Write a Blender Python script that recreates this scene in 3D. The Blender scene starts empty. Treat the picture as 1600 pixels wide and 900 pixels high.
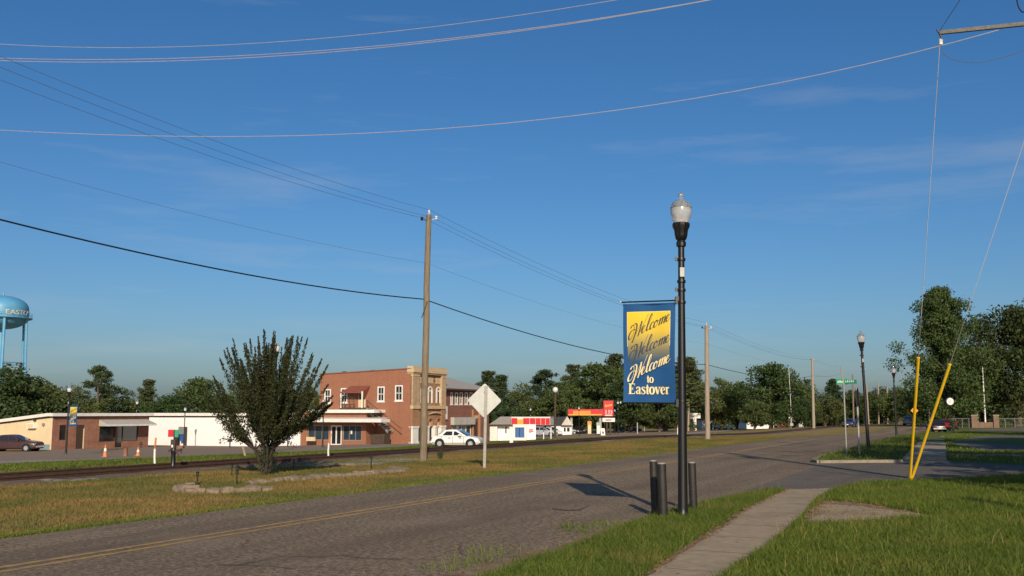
import bpy, bmesh, math, random
import numpy as np
from mathutils import Vector, Matrix, Euler
R = math.radians
scene = bpy.context.scene
COL = scene.collection

# ------------------------------------------------------------------ camera
EYE = 1.65
PITCH = R(7.14)
FPX = 1600 * 35.0 / 36.0            # focal length in photograph pixels
cam_d = bpy.data.cameras.new('camera'); cam = bpy.data.objects.new('camera', cam_d); COL.objects.link(cam)
cam.location = (0, 0, EYE); cam.rotation_euler = (R(90) + PITCH, 0, 0)
cam_d.lens = 35.0; cam_d.sensor_width = 36.0; cam_d.clip_start = 0.1; cam_d.clip_end = 5000
scene.camera = cam

# ------------------------------------------------------------------ sky and sun
SUN_EL, SUN_AZ = R(24.5), math.atan2(0.080, -1.0)      # sun behind the camera, a little to the right
sdir = Vector((math.sin(SUN_AZ) * math.cos(SUN_EL), math.cos(SUN_AZ) * math.cos(SUN_EL), math.sin(SUN_EL)))
world = bpy.data.worlds.new('World'); scene.world = world; world.use_nodes = True
wn, wl = world.node_tree.nodes, world.node_tree.links
bg = wn['Background']
sky = wn.new('ShaderNodeTexSky'); sky.sky_type = 'NISHITA'; sky.sun_disc = False
sky.sun_elevation = SUN_EL; sky.sun_rotation = SUN_AZ
sky.air_density = 1.0; sky.dust_density = 1.6; sky.ozone_density = 6.0; sky.altitude = 60
CLOUD_LOC = (3.85, 7.58, -1.89)
tc = wn.new('ShaderNodeTexCoord')
mp = wn.new('ShaderNodeMapping'); mp.inputs['Scale'].default_value = (1.6, 1.6, 13.0); mp.inputs['Rotation'].default_value = (0.04, -0.16, 0.3); mp.inputs['Location'].default_value = CLOUD_LOC
wl.new(tc.outputs['Generated'], mp.inputs['Vector'])
cn = wn.new('ShaderNodeTexNoise'); cn.inputs['Scale'].default_value = 2.1; cn.inputs['Detail'].default_value = 7; cn.inputs['Roughness'].default_value = 0.58
wl.new(mp.outputs['Vector'], cn.inputs['Vector'])
cr = wn.new('ShaderNodeMapRange'); cr.inputs['From Min'].default_value = 0.56; cr.inputs['From Max'].default_value = 0.92
cr.inputs['To Max'].default_value = 0.32
wl.new(cn.outputs['Fac'], cr.inputs['Value'])
cm = wn.new('ShaderNodeMixRGB'); cm.inputs['Color2'].default_value = (5.6, 5.7, 6.0, 1)      # thin cirrus, everywhere in the sky
hsv = wn.new('ShaderNodeHueSaturation'); hsv.inputs['Saturation'].default_value = 1.15; wl.new(sky.outputs['Color'], hsv.inputs['Color'])
wl.new(cr.outputs['Result'], cm.inputs['Fac']); wl.new(hsv.outputs['Color'], cm.inputs['Color1'])
wl.new(cm.outputs['Color'], bg.inputs['Color']); bg.inputs['Strength'].default_value = 0.094
sun_d = bpy.data.lights.new('sun', 'SUN'); sun_d.energy = 4.5; sun_d.angle = R(0.53); sun_d.color = (1.0, 0.84, 0.64)
sun = bpy.data.objects.new('sun', sun_d); COL.objects.link(sun)
sun.rotation_euler = sdir.to_track_quat('Z', 'Y').to_euler(); sun.location = (10, -40, 30)
vs = scene.view_settings; vs.view_transform = 'Standard'; vs.look = 'None'; vs.exposure = 0.0; vs.gamma = 1.0
vs.use_curve_mapping = False
scene.cycles.max_bounces = 6; scene.cycles.transparent_max_bounces = 8

# ------------------------------------------------------------------ terrain
DX, DY = 0.4217, 0.9067              # the direction the road and the railway run
U_K = [-900, 13, 20, 23, 27, 34, 41, 50, 62, 75, 85, 900]
B_K = [0, 0, -.15, -.2, -.22, -.6, -1.0, -1.2, -1.5, -1.85, -1.9, -1.9]
def sst(a, b, x):
    t = min(1, max(0, (x - a) / (b - a))); return t * t * (3 - 2 * t)
def uv(x, y): return -DY * x + DX * y, DX * x + DY * y
def xy(u, v): return -DY * u + DX * v, DX * u + DY * v
def Tuv(u, v):
    return float(np.interp(u, U_K, B_K)) * (0.6 + 0.4 * sst(20, 60, v)) - 0.62 * sst(60, 125, v) - 0.7 * sst(170, 320, v)
def T(x, y): return Tuv(*uv(x, y))
def ray(px, py):
    cx, cy = px - 800.0, 450.0 - py
    return Vector((cx, FPX * math.cos(PITCH) - cy * math.sin(PITCH), FPX * math.sin(PITCH) + cy * math.cos(PITCH)))
def depth_at(px, py, Y):
    r = ray(px, py); return Vector((0, 0, EYE)) + r * (Y / r.y)
def ground_at(px, py):
    r = ray(px, py); r = r / r.y; Y = 6.0
    while Y < 900:
        z = EYE + r.z * Y
        if z <= T(r.x * Y, Y): break
        Y += 0.05 if Y < 60 else 0.2
    return Vector((r.x * Y, Y, T(r.x * Y, Y)))
def on_ground(px, Y):
    r = ray(px, 680); x = r.x / r.y * Y; return Vector((x, Y, T(x, Y)))

# ------------------------------------------------------------------ object helpers
def tag(o, label=None, cat=None, group=None, kind=None):
    if label: o['label'] = label
    if cat: o['category'] = cat
    if group: o['group'] = group
    if kind: o['kind'] = kind
    return o
def thing(name, loc, rz=0, label=None, cat=None, group=None, scale=1):
    o = bpy.data.objects.new(name, None); COL.objects.link(o); o.empty_display_size = 0.2
    o.location = loc; o.rotation_euler = (0, 0, rz); o.scale = (scale,) * 3
    return tag(o, label, cat, group)
def copy_thing(src, loc, rz=0, label=None, group=None, scale=None):
    def rec(o, par):
        c = o.copy(); COL.objects.link(c)
        if par is not None:
            c.parent = par
        for ch in [k for k in ALLOBJ if k.parent == o]: rec(ch, c)
        return c
    ALLOBJ = [o for o in COL.objects]
    r = rec(src, None); r.location = loc; r.rotation_euler = (0, 0, rz)
    if scale: r.scale = (scale,) * 3 if not hasattr(scale, '__len__') else scale
    if label: r['label'] = label
    if group: r['group'] = group
    return r

class MB:
    def __init__(s): s.v = []; s.f = []
    def add(s, vs, fs):
        n = len(s.v); s.v += [tuple(p) for p in vs]; s.f += [tuple(i + n for i in f) for f in fs]; return s
    def box(s, x0, x1, y0, y1, z0, z1):
        v = [(x0,y0,z0),(x1,y0,z0),(x1,y1,z0),(x0,y1,z0),(x0,y0,z1),(x1,y0,z1),(x1,y1,z1),(x0,y1,z1)]
        return s.add(v, [(0,3,2,1),(4,5,6,7),(0,1,5,4),(1,2,6,5),(2,3,7,6),(3,0,4,7)])
    def bar(s, a, b, w, h, up=(0,0,1)):
        a, b = Vector(a), Vector(b); d = (b - a).normalized(); up = Vector(up)
        if abs(d.dot(up)) > .98: up = Vector((1,0,0))
        x = d.cross(up).normalized(); y = x.cross(d).normalized(); v = []
        for p in (a, b):
            for (i, j) in ((-1,-1),(1,-1),(1,1),(-1,1)): v.append(p + x*w/2*i + y*h/2*j)
        return s.add(v, [(3,2,1,0),(4,5,6,7),(0,1,5,4),(1,2,6,5),(2,3,7,6),(3,0,4,7)])
    def tube(s, pts, rad, n=8, cap=True):
        pts = [Vector(p) for p in pts]
        if not hasattr(rad, '__len__'): rad = [rad] * len(pts)
        v = []; f = []; prev = None
        for i, p in enumerate(pts):
            d = (pts[min(i+1, len(pts)-1)] - pts[max(i-1, 0)]).normalized()
            if prev is None:
                up = Vector((0,0,1)) if abs(d.z) < .9 else Vector((1,0,0))
                x = d.cross(up).normalized()
            else:
                x = (prev - d * prev.dot(d)).normalized()
            prev = x; y = d.cross(x)
            for k in range(n):
                a = 2*math.pi*k/n; v.append(p + (x*math.cos(a) + y*math.sin(a)) * rad[i])
        for i in range(len(pts)-1):
            for k in range(n):
                k2 = (k+1) % n; f.append((i*n+k, i*n+k2, (i+1)*n+k2, (i+1)*n+k))
        if cap:
            f.append(tuple(range(n))[::-1]); f.append(tuple((len(pts)-1)*n + k for k in range(n)))
        return s.add(v, f)
    def lathe(s, prof, n=20, c=(0,0,0), flute=0, m=0):
        v = []; f = []
        for (r, z) in prof:
            for k in range(n):
                a = 2*math.pi*k/n; rr = r * (1 + (flute * (1 if k % 2 else -1) if flute else 0)); v.append((c[0]+rr*math.cos(a), c[1]+rr*math.sin(a), c[2]+z))
        for i in range(len(prof)-1):
            for k in range(n):
                k2 = (k+1) % n; f.append((i*n+k, i*n+k2, (i+1)*n+k2, (i+1)*n+k))
        if prof[0][0] > 1e-5: f.append(tuple(range(n))[::-1])
        if prof[-1][0] > 1e-5: f.append(tuple((len(prof)-1)*n + k for k in range(n)))
        return s.add(v, f)
    def prism(s, poly, axis, a, b):
        """poly of 2-D points extruded along axis ('x','y','z') from a to b"""
        def P(p, t):
            return {'x': (t, p[0], p[1]), 'y': (p[0], t, p[1]), 'z': (p[0], p[1], t)}[axis]
        n = len(poly); v = [P(p, a) for p in poly] + [P(p, b) for p in poly]
        f = [tuple(range(n))[::-1], tuple(range(n, 2*n))] + [(k, (k+1) % n, n+(k+1) % n, n+k) for k in range(n)]
        return s.add(v, f)
    def loft(s, rings, cap=True):
        n = len(rings[0]); v = [p for r in rings for p in r]; f = []
        for i in range(len(rings)-1):
            for k in range(n):
                k2 = (k+1) % n; f.append((i*n+k, i*n+k2, (i+1)*n+k2, (i+1)*n+k))
        if cap: f.append(tuple(range(n))[::-1]); f.append(tuple((len(rings)-1)*n + k for k in range(n)))
        return s.add(v, f)
    def mesh(s, name, mat=None, smooth=None):
        me = bpy.data.meshes.new(name); me.from_pydata([tuple(p) for p in s.v], [], s.f)
        bm = bmesh.new(); bm.from_mesh(me); bmesh.ops.recalc_face_normals(bm, faces=bm.faces); bm.to_mesh(me); bm.free()
        if smooth:
            me.shade_smooth(); me.set_sharp_from_angle(angle=R(smooth))
        if mat: me.materials.append(mat)
        return me
    def build(s, name, mat, parent=None, smooth=None, loc=None, bevel=None):
        o = bpy.data.objects.new(name, s.mesh(name, mat, smooth)); COL.objects.link(o)
        if parent is not None: o.parent = parent
        if loc is not None: o.location = loc
        if bevel:
            m = o.modifiers.new('bevel', 'BEVEL'); m.width = bevel; m.segments = 2; m.limit_method = 'ANGLE'
        return o

# ------------------------------------------------------------------ materials
MATS = {}
def lin(h):
    h = h.lstrip('#'); c = [int(h[i:i+2], 16) / 255 for i in (0, 2, 4)]
    return [x / 12.92 if x <= .04045 else ((x + .055) / 1.055) ** 2.4 for x in c]
def mat(name, c1, c2=None, rough=.7, metal=0, scale=6, bump=0, bscale=None, c3=None, s3=1.0, f3=(.45, .65), spec=.5, detail=4, stretch=None, trans=0, coords='Object'):
    m = bpy.data.materials.new(name); m.use_nodes = True; MATS[name] = m
    n, l = m.node_tree.nodes, m.node_tree.links; b = n['Principled BSDF']
    b.inputs['Roughness'].default_value = rough; b.inputs['Metallic'].default_value = metal
    b.inputs['Specular IOR Level'].default_value = spec
    if trans: b.inputs['Transmission Weight'].default_value = trans
    c2 = c2 or [x * .82 for x in c1]
    t = n.new('ShaderNodeTexCoord'); vec = t.outputs[coords]
    if stretch:
        mpp = n.new('ShaderNodeMapping'); mpp.inputs['Scale'].default_value = stretch; l.new(vec, mpp.inputs['Vector']); vec = mpp.outputs['Vector']
    nz = n.new('ShaderNodeTexNoise'); nz.inputs['Scale'].default_value = scale; nz.inputs['Detail'].default_value = detail; l.new(vec, nz.inputs['Vector'])
    rp = n.new('ShaderNodeMapRange'); rp.inputs['From Min'].default_value = .33; rp.inputs['From Max'].default_value = .67; l.new(nz.outputs['Fac'], rp.inputs['Value'])
    mx = n.new('ShaderNodeMixRGB'); mx.inputs['Color1'].default_value = (*c1, 1); mx.inputs['Color2'].default_value = (*c2, 1); l.new(rp.outputs['Result'], mx.inputs['Fac'])
    out = mx.outputs['Color']
    if c3:
        n3 = n.new('ShaderNodeTexNoise'); n3.inputs['Scale'].default_value = s3; n3.inputs['Detail'].default_value = 6; n3.inputs['Roughness'].default_value = .62; l.new(vec, n3.inputs['Vector'])
        r3 = n.new('ShaderNodeMapRange'); r3.inputs['From Min'].default_value = f3[0]; r3.inputs['From Max'].default_value = f3[1]; l.new(n3.outputs['Fac'], r3.inputs['Value'])
        m3 = n.new('ShaderNodeMixRGB'); m3.inputs['Color2'].default_value = (*c3, 1); l.new(r3.outputs['Result'], m3.inputs['Fac']); l.new(out, m3.inputs['Color1']); out = m3.outputs['Color']
    l.new(out, b.inputs['Base Color'])
    if bump:
        nb = n.new('ShaderNodeTexNoise'); nb.inputs['Scale'].default_value = bscale or scale * 4; nb.inputs['Detail'].default_value = 5; l.new(vec, nb.inputs['Vector'])
        bp = n.new('ShaderNodeBump'); bp.inputs['Strength'].default_value = bump; bp.inputs['Distance'].default_value = .02
        l.new(nb.outputs['Fac'], bp.inputs['Height']); l.new(bp.outputs['Normal'], b.inputs['Normal'])
    return m
def brick_mat(name, c1, c2, mortar, dirt):
    m = bpy.data.materials.new(name); m.use_nodes = True
    n, l = m.node_tree.nodes, m.node_tree.links; b = n['Principled BSDF']; b.inputs['Roughness'].default_value = .9
    t = n.new('ShaderNodeTexCoord'); sp = n.new('ShaderNodeSeparateXYZ'); l.new(t.outputs['Object'], sp.inputs['Vector'])
    ad = n.new('ShaderNodeMath'); l.new(sp.outputs['X'], ad.inputs[0]); l.new(sp.outputs['Y'], ad.inputs[1])
    cb = n.new('ShaderNodeCombineXYZ'); l.new(ad.outputs[0], cb.inputs['X']); l.new(sp.outputs['Z'], cb.inputs['Y'])
    br = n.new('ShaderNodeTexBrick'); br.inputs['Scale'].default_value = 1.0; br.inputs['Brick Width'].default_value = .22; br.inputs['Row Height'].default_value = .075
    br.inputs['Mortar Size'].default_value = .008
    br.inputs['Color1'].default_value = (*c1, 1); br.inputs['Color2'].default_value = (*c2, 1); br.inputs['Mortar'].default_value = (*mortar, 1)
    l.new(cb.outputs['Vector'], br.inputs['Vector'])
    mpp = n.new('ShaderNodeMapping'); mpp.inputs['Scale'].default_value = (.7, .7, 2.2); l.new(t.outputs['Object'], mpp.inputs['Vector'])
    nz = n.new('ShaderNodeTexNoise'); nz.inputs['Scale'].default_value = .9; nz.inputs['Detail'].default_value = 7; nz.inputs['Roughness'].default_value = .65; l.new(mpp.outputs['Vector'], nz.inputs['Vector'])
    rp = n.new('ShaderNodeMapRange'); rp.inputs['From Min'].default_value = .4; rp.inputs['From Max'].default_value = .72; rp.inputs['To Max'].default_value = .75; l.new(nz.outputs['Fac'], rp.inputs['Value'])
    mx = n.new('ShaderNodeMixRGB'); mx.inputs['Color2'].default_value = (*dirt, 1); l.new(br.outputs['Color'], mx.inputs['Color1']); l.new(rp.outputs['Result'], mx.inputs['Fac'])
    mps = n.new('ShaderNodeMapping'); mps.inputs['Scale'].default_value = (1.6, 1.6, .12); l.new(t.outputs['Object'], mps.inputs['Vector'])     # rain streaks and old patches
    ns = n.new('ShaderNodeTexNoise'); ns.inputs['Scale'].default_value = 1.1; ns.inputs['Detail'].default_value = 6; ns.inputs['Roughness'].default_value = .7; l.new(mps.outputs['Vector'], ns.inputs['Vector'])
    rs = n.new('ShaderNodeMapRange'); rs.inputs['From Min'].default_value = .52; rs.inputs['From Max'].default_value = .75; rs.inputs['To Max'].default_value = .4; l.new(ns.outputs['Fac'], rs.inputs['Value'])
    m2 = n.new('ShaderNodeMixRGB'); m2.inputs['Color2'].default_value = (*[x*.45 for x in dirt], 1); l.new(mx.outputs['Color'], m2.inputs['Color1']); l.new(rs.outputs['Result'], m2.inputs['Fac'])
    l.new(m2.outputs['Color'], b.inputs['Base Color'])
    bp = n.new('ShaderNodeBump'); bp.inputs['Strength'].default_value = .4; bp.inputs['Distance'].default_value = .01; l.new(br.outputs['Fac'], bp.inputs['Height']); bp.invert = True
    l.new(bp.outputs['Normal'], b.inputs['Normal'])
    return m
def leaf_mat(name, ca, cb_, cc=None, trans=.25, hue=.06):
    """colour varies leaf by leaf (stored tint), clump by clump and tree by tree"""
    m = bpy.data.materials.new(name); m.use_nodes = True; n, l = m.node_tree.nodes, m.node_tree.links
    b = n['Principled BSDF']; b.inputs['Roughness'].default_value = .62; b.inputs['Specular IOR Level'].default_value = .3
    a = n.new('ShaderNodeAttribute'); a.attribute_name = 'tint'
    t = n.new('ShaderNodeTexCoord'); nz = n.new('ShaderNodeTexNoise'); nz.inputs['Scale'].default_value = .9; l.new(t.outputs['Object'], nz.inputs['Vector'])
    ad = n.new('ShaderNodeMath'); ad.operation = 'MULTIPLY_ADD'; ad.inputs[1].default_value = .6; l.new(a.outputs['Fac'], ad.inputs[0])
    sb = n.new('ShaderNodeMath'); sb.operation = 'SUBTRACT'; sb.inputs[1].default_value = .28; l.new(nz.outputs['Fac'], sb.inputs[0]); l.new(sb.outputs[0], ad.inputs[2])
    rp = n.new('ShaderNodeValToRGB'); rp.color_ramp.elements[0].color = (*ca, 1); rp.color_ramp.elements[1].color = (*cb_, 1)
    if cc: e = rp.color_ramp.elements.new(.94); e.color = (*cb_, 1); rp.color_ramp.elements[2].color = (*cc, 1)
    l.new(ad.outputs[0], rp.inputs['Fac'])
    oi = n.new('ShaderNodeObjectInfo'); hs = n.new('ShaderNodeHueSaturation')
    mr = n.new('ShaderNodeMapRange'); mr.inputs['To Min'].default_value = .5 - hue * .4; mr.inputs['To Max'].default_value = .5 + hue * .5; l.new(oi.outputs['Random'], mr.inputs['Value']); l.new(mr.outputs['Result'], hs.inputs['Hue'])
    mv = n.new('ShaderNodeMapRange'); mv.inputs['To Min'].default_value = 1.25; mv.inputs['To Max'].default_value = .75; l.new(oi.outputs['Random'], mv.inputs['Value']); l.new(mv.outputs['Result'], hs.inputs['Value'])
    l.new(rp.outputs['Color'], hs.inputs['Color']); l.new(hs.outputs['Color'], b.inputs['Base Color'])
    tr = n.new('ShaderNodeBsdfTranslucent'); l.new(hs.outputs['Color'], tr.inputs['Color'])
    ms = n.new('ShaderNodeMixShader'); ms.inputs['Fac'].default_value = trans; l.new(b.outputs['BSDF'], ms.inputs[1]); l.new(tr.outputs['BSDF'], ms.inputs[2])
    l.new(ms.outputs['Shader'], n['Material Output'].inputs['Surface'])
    return m
def glass_mat(name, col, rough=.06, spec=.8):
    m = mat(name, col, [c * .8 for c in col], rough=rough, scale=.8, spec=spec); return m
M = {}
M['black_metal'] = mat('black_metal', (.005,.005,.006), (.009,.0085,.008), rough=.38, scale=14, bump=.05, spec=.6)
M['bollard'] = mat('bollard_steel', (.014,.013,.012), (.024,.021,.018), rough=.6, scale=9, c3=(.05,.032,.02), s3=3.5, f3=(.55,.75), bump=.15)
M['concrete'] = mat('pale_concrete', (.42,.39,.34), (.32,.30,.26), rough=.9, scale=5, bump=.25)
M['galv'] = mat('galvanised_steel', (.36,.36,.33), (.28,.28,.26), rough=.5, metal=.35, scale=12)
M['sign_back'] = mat('aluminium_sign_back', (.55,.56,.52), (.47,.49,.45), rough=.5, metal=.15, scale=3, c3=(.40,.41,.37), s3=2.2, f3=(.5,.8))
M['wood_pole'] = mat('weathered_pole_wood', (.27,.21,.14), (.15,.115,.075), rough=.9, scale=5, stretch=(9,9,.5), bump=.4, c3=(.10,.08,.06), s3=2, f3=(.6,.75))
M['wood_pole_pale'] = mat('pale_pole_wood', (.37,.31,.235), (.27,.21,.15), rough=.9, scale=5, stretch=(9,9,.5), bump=.3)
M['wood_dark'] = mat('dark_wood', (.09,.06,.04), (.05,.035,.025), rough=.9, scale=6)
M['wire_pale'] = mat('pale_aluminium_wire', (.40,.37,.37), rough=.7)
M['guy'] = mat('bright_guy_wire', (.72,.70,.68), rough=.6)
M['wire_dark'] = mat('dark_wire', (.10,.11,.13), rough=.6)
M['cable'] = mat('black_cable', (.008,.008,.01), rough=.6)
M['porcelain'] = mat('porcelain', (.72,.72,.70), rough=.25)
M['porc_dark'] = mat('brown_porcelain', (.03,.025,.03), rough=.3)
M['guard_yellow'] = mat('yellow_plastic', (.95,.60,.02), (.88,.53,.018), rough=.4, scale=3)
M['white_paint'] = mat('white_paint', (.86,.85,.83), (.80,.79,.77), rough=.6, scale=1.3, c3=(.70,.68,.63), s3=.8, f3=(.58,.8))
M['white_trim'] = mat('white_trim', (.80,.78,.72), (.70,.68,.62), rough=.6, scale=2)
M['cream'] = mat('cream_block_paint', (.72,.58,.36), (.66,.52,.32), rough=.8, scale=1.1, c3=(.56,.46,.30), s3=.7, f3=(.58,.8), bump=.1)
M['teal_paint'] = mat('faded_teal_paint', (.22,.33,.34), (.17,.26,.27), rough=.8, scale=3)
M['brick_red'] = brick_mat('red_brick', (.34,.118,.060), (.245,.080,.042), (.33,.22,.15), (.30,.145,.085))
M['brick_shop'] = brick_mat('brown_brick', (.36,.14,.075), (.25,.09,.05), (.32,.23,.17), (.20,.08,.05))
M['brick_dark'] = brick_mat('dull_red_brick', (.27,.085,.055), (.20,.06,.04), (.25,.17,.13), (.17,.07,.05))
M['brick_tan'] = brick_mat('tan_brick', (.56,.39,.22), (.46,.31,.17), (.46,.37,.27), (.36,.24,.13))
M['brick_orange'] = brick_mat('orange_brick', (.43,.215,.10), (.34,.16,.07), (.38,.27,.18), (.27,.13,.06))
M['brick_pillar'] = brick_mat('pillar_brick', (.22,.135,.085), (.17,.10,.06), (.24,.19,.14), (.15,.09,.06))
M['tan_stone'] = mat('tan_stone', (.60,.45,.28), (.50,.37,.22), rough=.85, scale=3)
M['glass_dark'] = glass_mat('dark_window_glass', (.016,.02,.024))
M['glass_blue'] = glass_mat('storefront_glass', (.03,.05,.07))
M['roof_metal'] = mat('grey_sheet_roof', (.46,.41,.34), (.37,.33,.27), rough=.55, scale=1.2, stretch=(1,6,1), metal=.1)
M['roof_dark'] = mat('dark_shingles', (.07,.065,.065), (.045,.04,.04), rough=.9, scale=6)
M['roof_tar'] = mat('tar_roof', (.10,.095,.09), rough=.95, scale=2)
M['awning_white'] = mat('ribbed_white_awning', (.74,.72,.68), (.62,.60,.56), rough=.6, scale=4, stretch=(14,.6,.6))
M['awning_grey'] = mat('weathered_grey_awning', (.50,.48,.43), (.38,.36,.32), rough=.6, scale=3, stretch=(14,.6,.6))
M['awning_rust'] = mat('rust_red_awning', (.27,.085,.05), (.18,.06,.04), rough=.7, scale=4)
M['door_brown'] = mat('brown_door', (.07,.04,.028), (.05,.03,.02), rough=.6)
M['red_sign'] = mat('red_plastic', (.62,.022,.03), (.5,.018,.025), rough=.35, scale=2)
M['orange_sign'] = mat('orange_plastic', (.85,.30,.03), (.8,.24,.02), rough=.4)
M['yellow_sign'] = mat('yellow_sign_face', (.85,.42,.03), rough=.45)
M['blue_panel'] = mat('blue_panel', (.03,.12,.34), (.025,.09,.27), rough=.35, scale=2)
M['green_sign'] = mat('green_sign_face', (.02,.30,.17), (.02,.26,.15), rough=.4)
M['rail_rust'] = mat('rusty_rail', (.075,.038,.022), (.05,.026,.016), rough=.8, scale=5)
M['tie'] = mat('creosote_tie', (.055,.042,.034), (.035,.028,.024), rough=.95, scale=8, bump=.3)
M['arm_wood'] = mat('grey_crossarm_wood', (.20,.19,.17), (.13,.125,.11), rough=.9, scale=4, stretch=(1,9,9))
M['stone'] = mat('border_stone', (.28,.215,.15), (.20,.15,.10), rough=.95, scale=5, bump=.6, c3=(.12,.09,.065), s3=3, f3=(.55,.75))
M['tyre'] = mat('tyre_rubber', (.014,.014,.014), rough=.9)
M['rim'] = mat('wheel_rim', (.50,.50,.50), rough=.35, metal=.5)
M['chrome'] = mat('bright_trim', (.6,.6,.6), rough=.25, metal=.8)
M['headlight'] = mat('headlight_lens', (.6,.6,.58), rough=.15)
M['taillight'] = mat('taillight_lens', (.35,.01,.01), rough=.2)
M['cone'] = mat('orange_cone', (.62,.24,.10), (.55,.20,.08), rough=.6)
M['bark'] = mat('bark', (.13,.10,.075), (.075,.058,.045), rough=.95, scale=4, stretch=(4,4,1), bump=.5)
M['bark_dark'] = mat('dark_bark', (.055,.044,.035), (.032,.026,.02), rough=.95, scale=6, stretch=(4,4,1), bump=.5)
M['tower_blue'] = mat('tower_blue_paint', (.10,.34,.56), (.085,.30,.51), rough=.45, scale=.4, c3=(.15,.37,.50), s3=.3, f3=(.5,.75))
M['tower_text'] = mat('tower_lettering', (.80,.66,.36), rough=.6)
M['leaf_oak'] = leaf_mat('oak_leaves', (.036,.066,.018), (.14,.175,.05), (.24,.19,.06), trans=.32, hue=.09)
M['leaf_pine'] = leaf_mat('pine_needles', (.032,.060,.026), (.12,.15,.055), trans=.3, hue=.08)
M['leaf_dark'] = leaf_mat('dark_leaves', (.028,.050,.015), (.105,.14,.04), trans=.3)
M['leaf_deep'] = leaf_mat('deep_green_leaves', (.012,.026,.008), (.052,.078,.02), trans=.25)
M['leaf_crape'] = leaf_mat('crape_myrtle_leaves', (.017,.030,.010), (.090,.098,.030), (.17,.085,.04), trans=.3, hue=0)
M['leaf_bush'] = leaf_mat('bush_leaves', (.02,.045,.012), (.07,.11,.03))

def window(parent, x0, x1, z0, z1, y=0.0, frame='white_trim', glass='glass_dark', fw=.09, mid=True, vert=False, axis='x', name='window', sill=True):
    """framed sash window set in a wall face; axis 'x': face looks to -y at y, 'y': face looks to +x at x=y"""
    def bx(mb, a0, a1, d0, d1, c0, c1):
        if axis == 'x': mb.box(a0, a1, y + d0, y + d1, c0, c1)
        else: mb.box(y - d1, y - d0, a0, a1, c0, c1)
    f = MB()
    bx(f, x0, x0+fw, -.03, .10, z0, z1); bx(f, x1-fw, x1, -.03, .10, z0, z1)
    bx(f, x0+fw, x1-fw, -.028, .10, z1-fw, z1); bx(f, x0+fw, x1-fw, -.028, .10, z0, z0+fw)
    zm = (z0+z1)/2
    if mid: bx(f, x0+fw, x1-fw, -.01, .08, zm-.035, zm+.035)
    if vert: bx(f, (x0+x1)/2-.022, (x0+x1)/2+.022, 0.0, .075, z0+fw, z1-fw)
    fo = f.build(name, M[frame], parent)
    g = MB()
    if mid:
        bx(g, x0+fw*.6, x1-fw*.6, .045, .06, z0+fw*.6, zm); g2 = MB(); bx(g2, x0+fw*.6, x1-fw*.6, .03, .045, zm+.002, z1-fw*.6); g2.build('pane', M[glass], fo)
    else: bx(g, x0+fw*.6, x1-fw*.6, .045, .06, z0+fw*.6, z1-fw*.6)
    g.build('pane', M[glass], fo)
    if sill:
        s = MB(); bx(s, x0-.08, x1+.08, -.07, .05, z0-.09, z0-.002); s.build('sill', M[frame], fo)
    return fo

def wall_holes(mb, a0, a1, z0, z1, holes, plane, axis='x', depth=.16, sgn=1):
    """one wall face with rectangular openings and their reveals. axis 'x': face at y=plane looking -y; 'y': face at x=plane looking +x"""
    xs = sorted(set([a0, a1] + [h[0] for h in holes] + [h[1] for h in holes])); zs = sorted(set([z0, z1] + [h[2] for h in holes] + [h[3] for h in holes]))
    def P(a, z, d): return (a, plane + d, z) if axis == 'x' else (plane - d, a, z)
    for i in range(len(xs)-1):
        for j in range(len(zs)-1):
            cx, cz = (xs[i]+xs[i+1])/2, (zs[j]+zs[j+1])/2
            if any(h[0] < cx < h[1] and h[2] < cz < h[3] for h in holes): continue
            mb.add([P(xs[i], zs[j], 0), P(xs[i+1], zs[j], 0), P(xs[i+1], zs[j+1], 0), P(xs[i], zs[j+1], 0)], [(0,1,2,3)])
    for h in holes:
        c = [(h[0],h[2]),(h[1],h[2]),(h[1],h[3]),(h[0],h[3])]
        for k in range(4):
            a, b = c[k], c[(k+1) % 4]
            mb.add([P(*a, 0), P(*b, 0), P(*b, depth), P(*a, depth)], [(0,1,2,3)])
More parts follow.
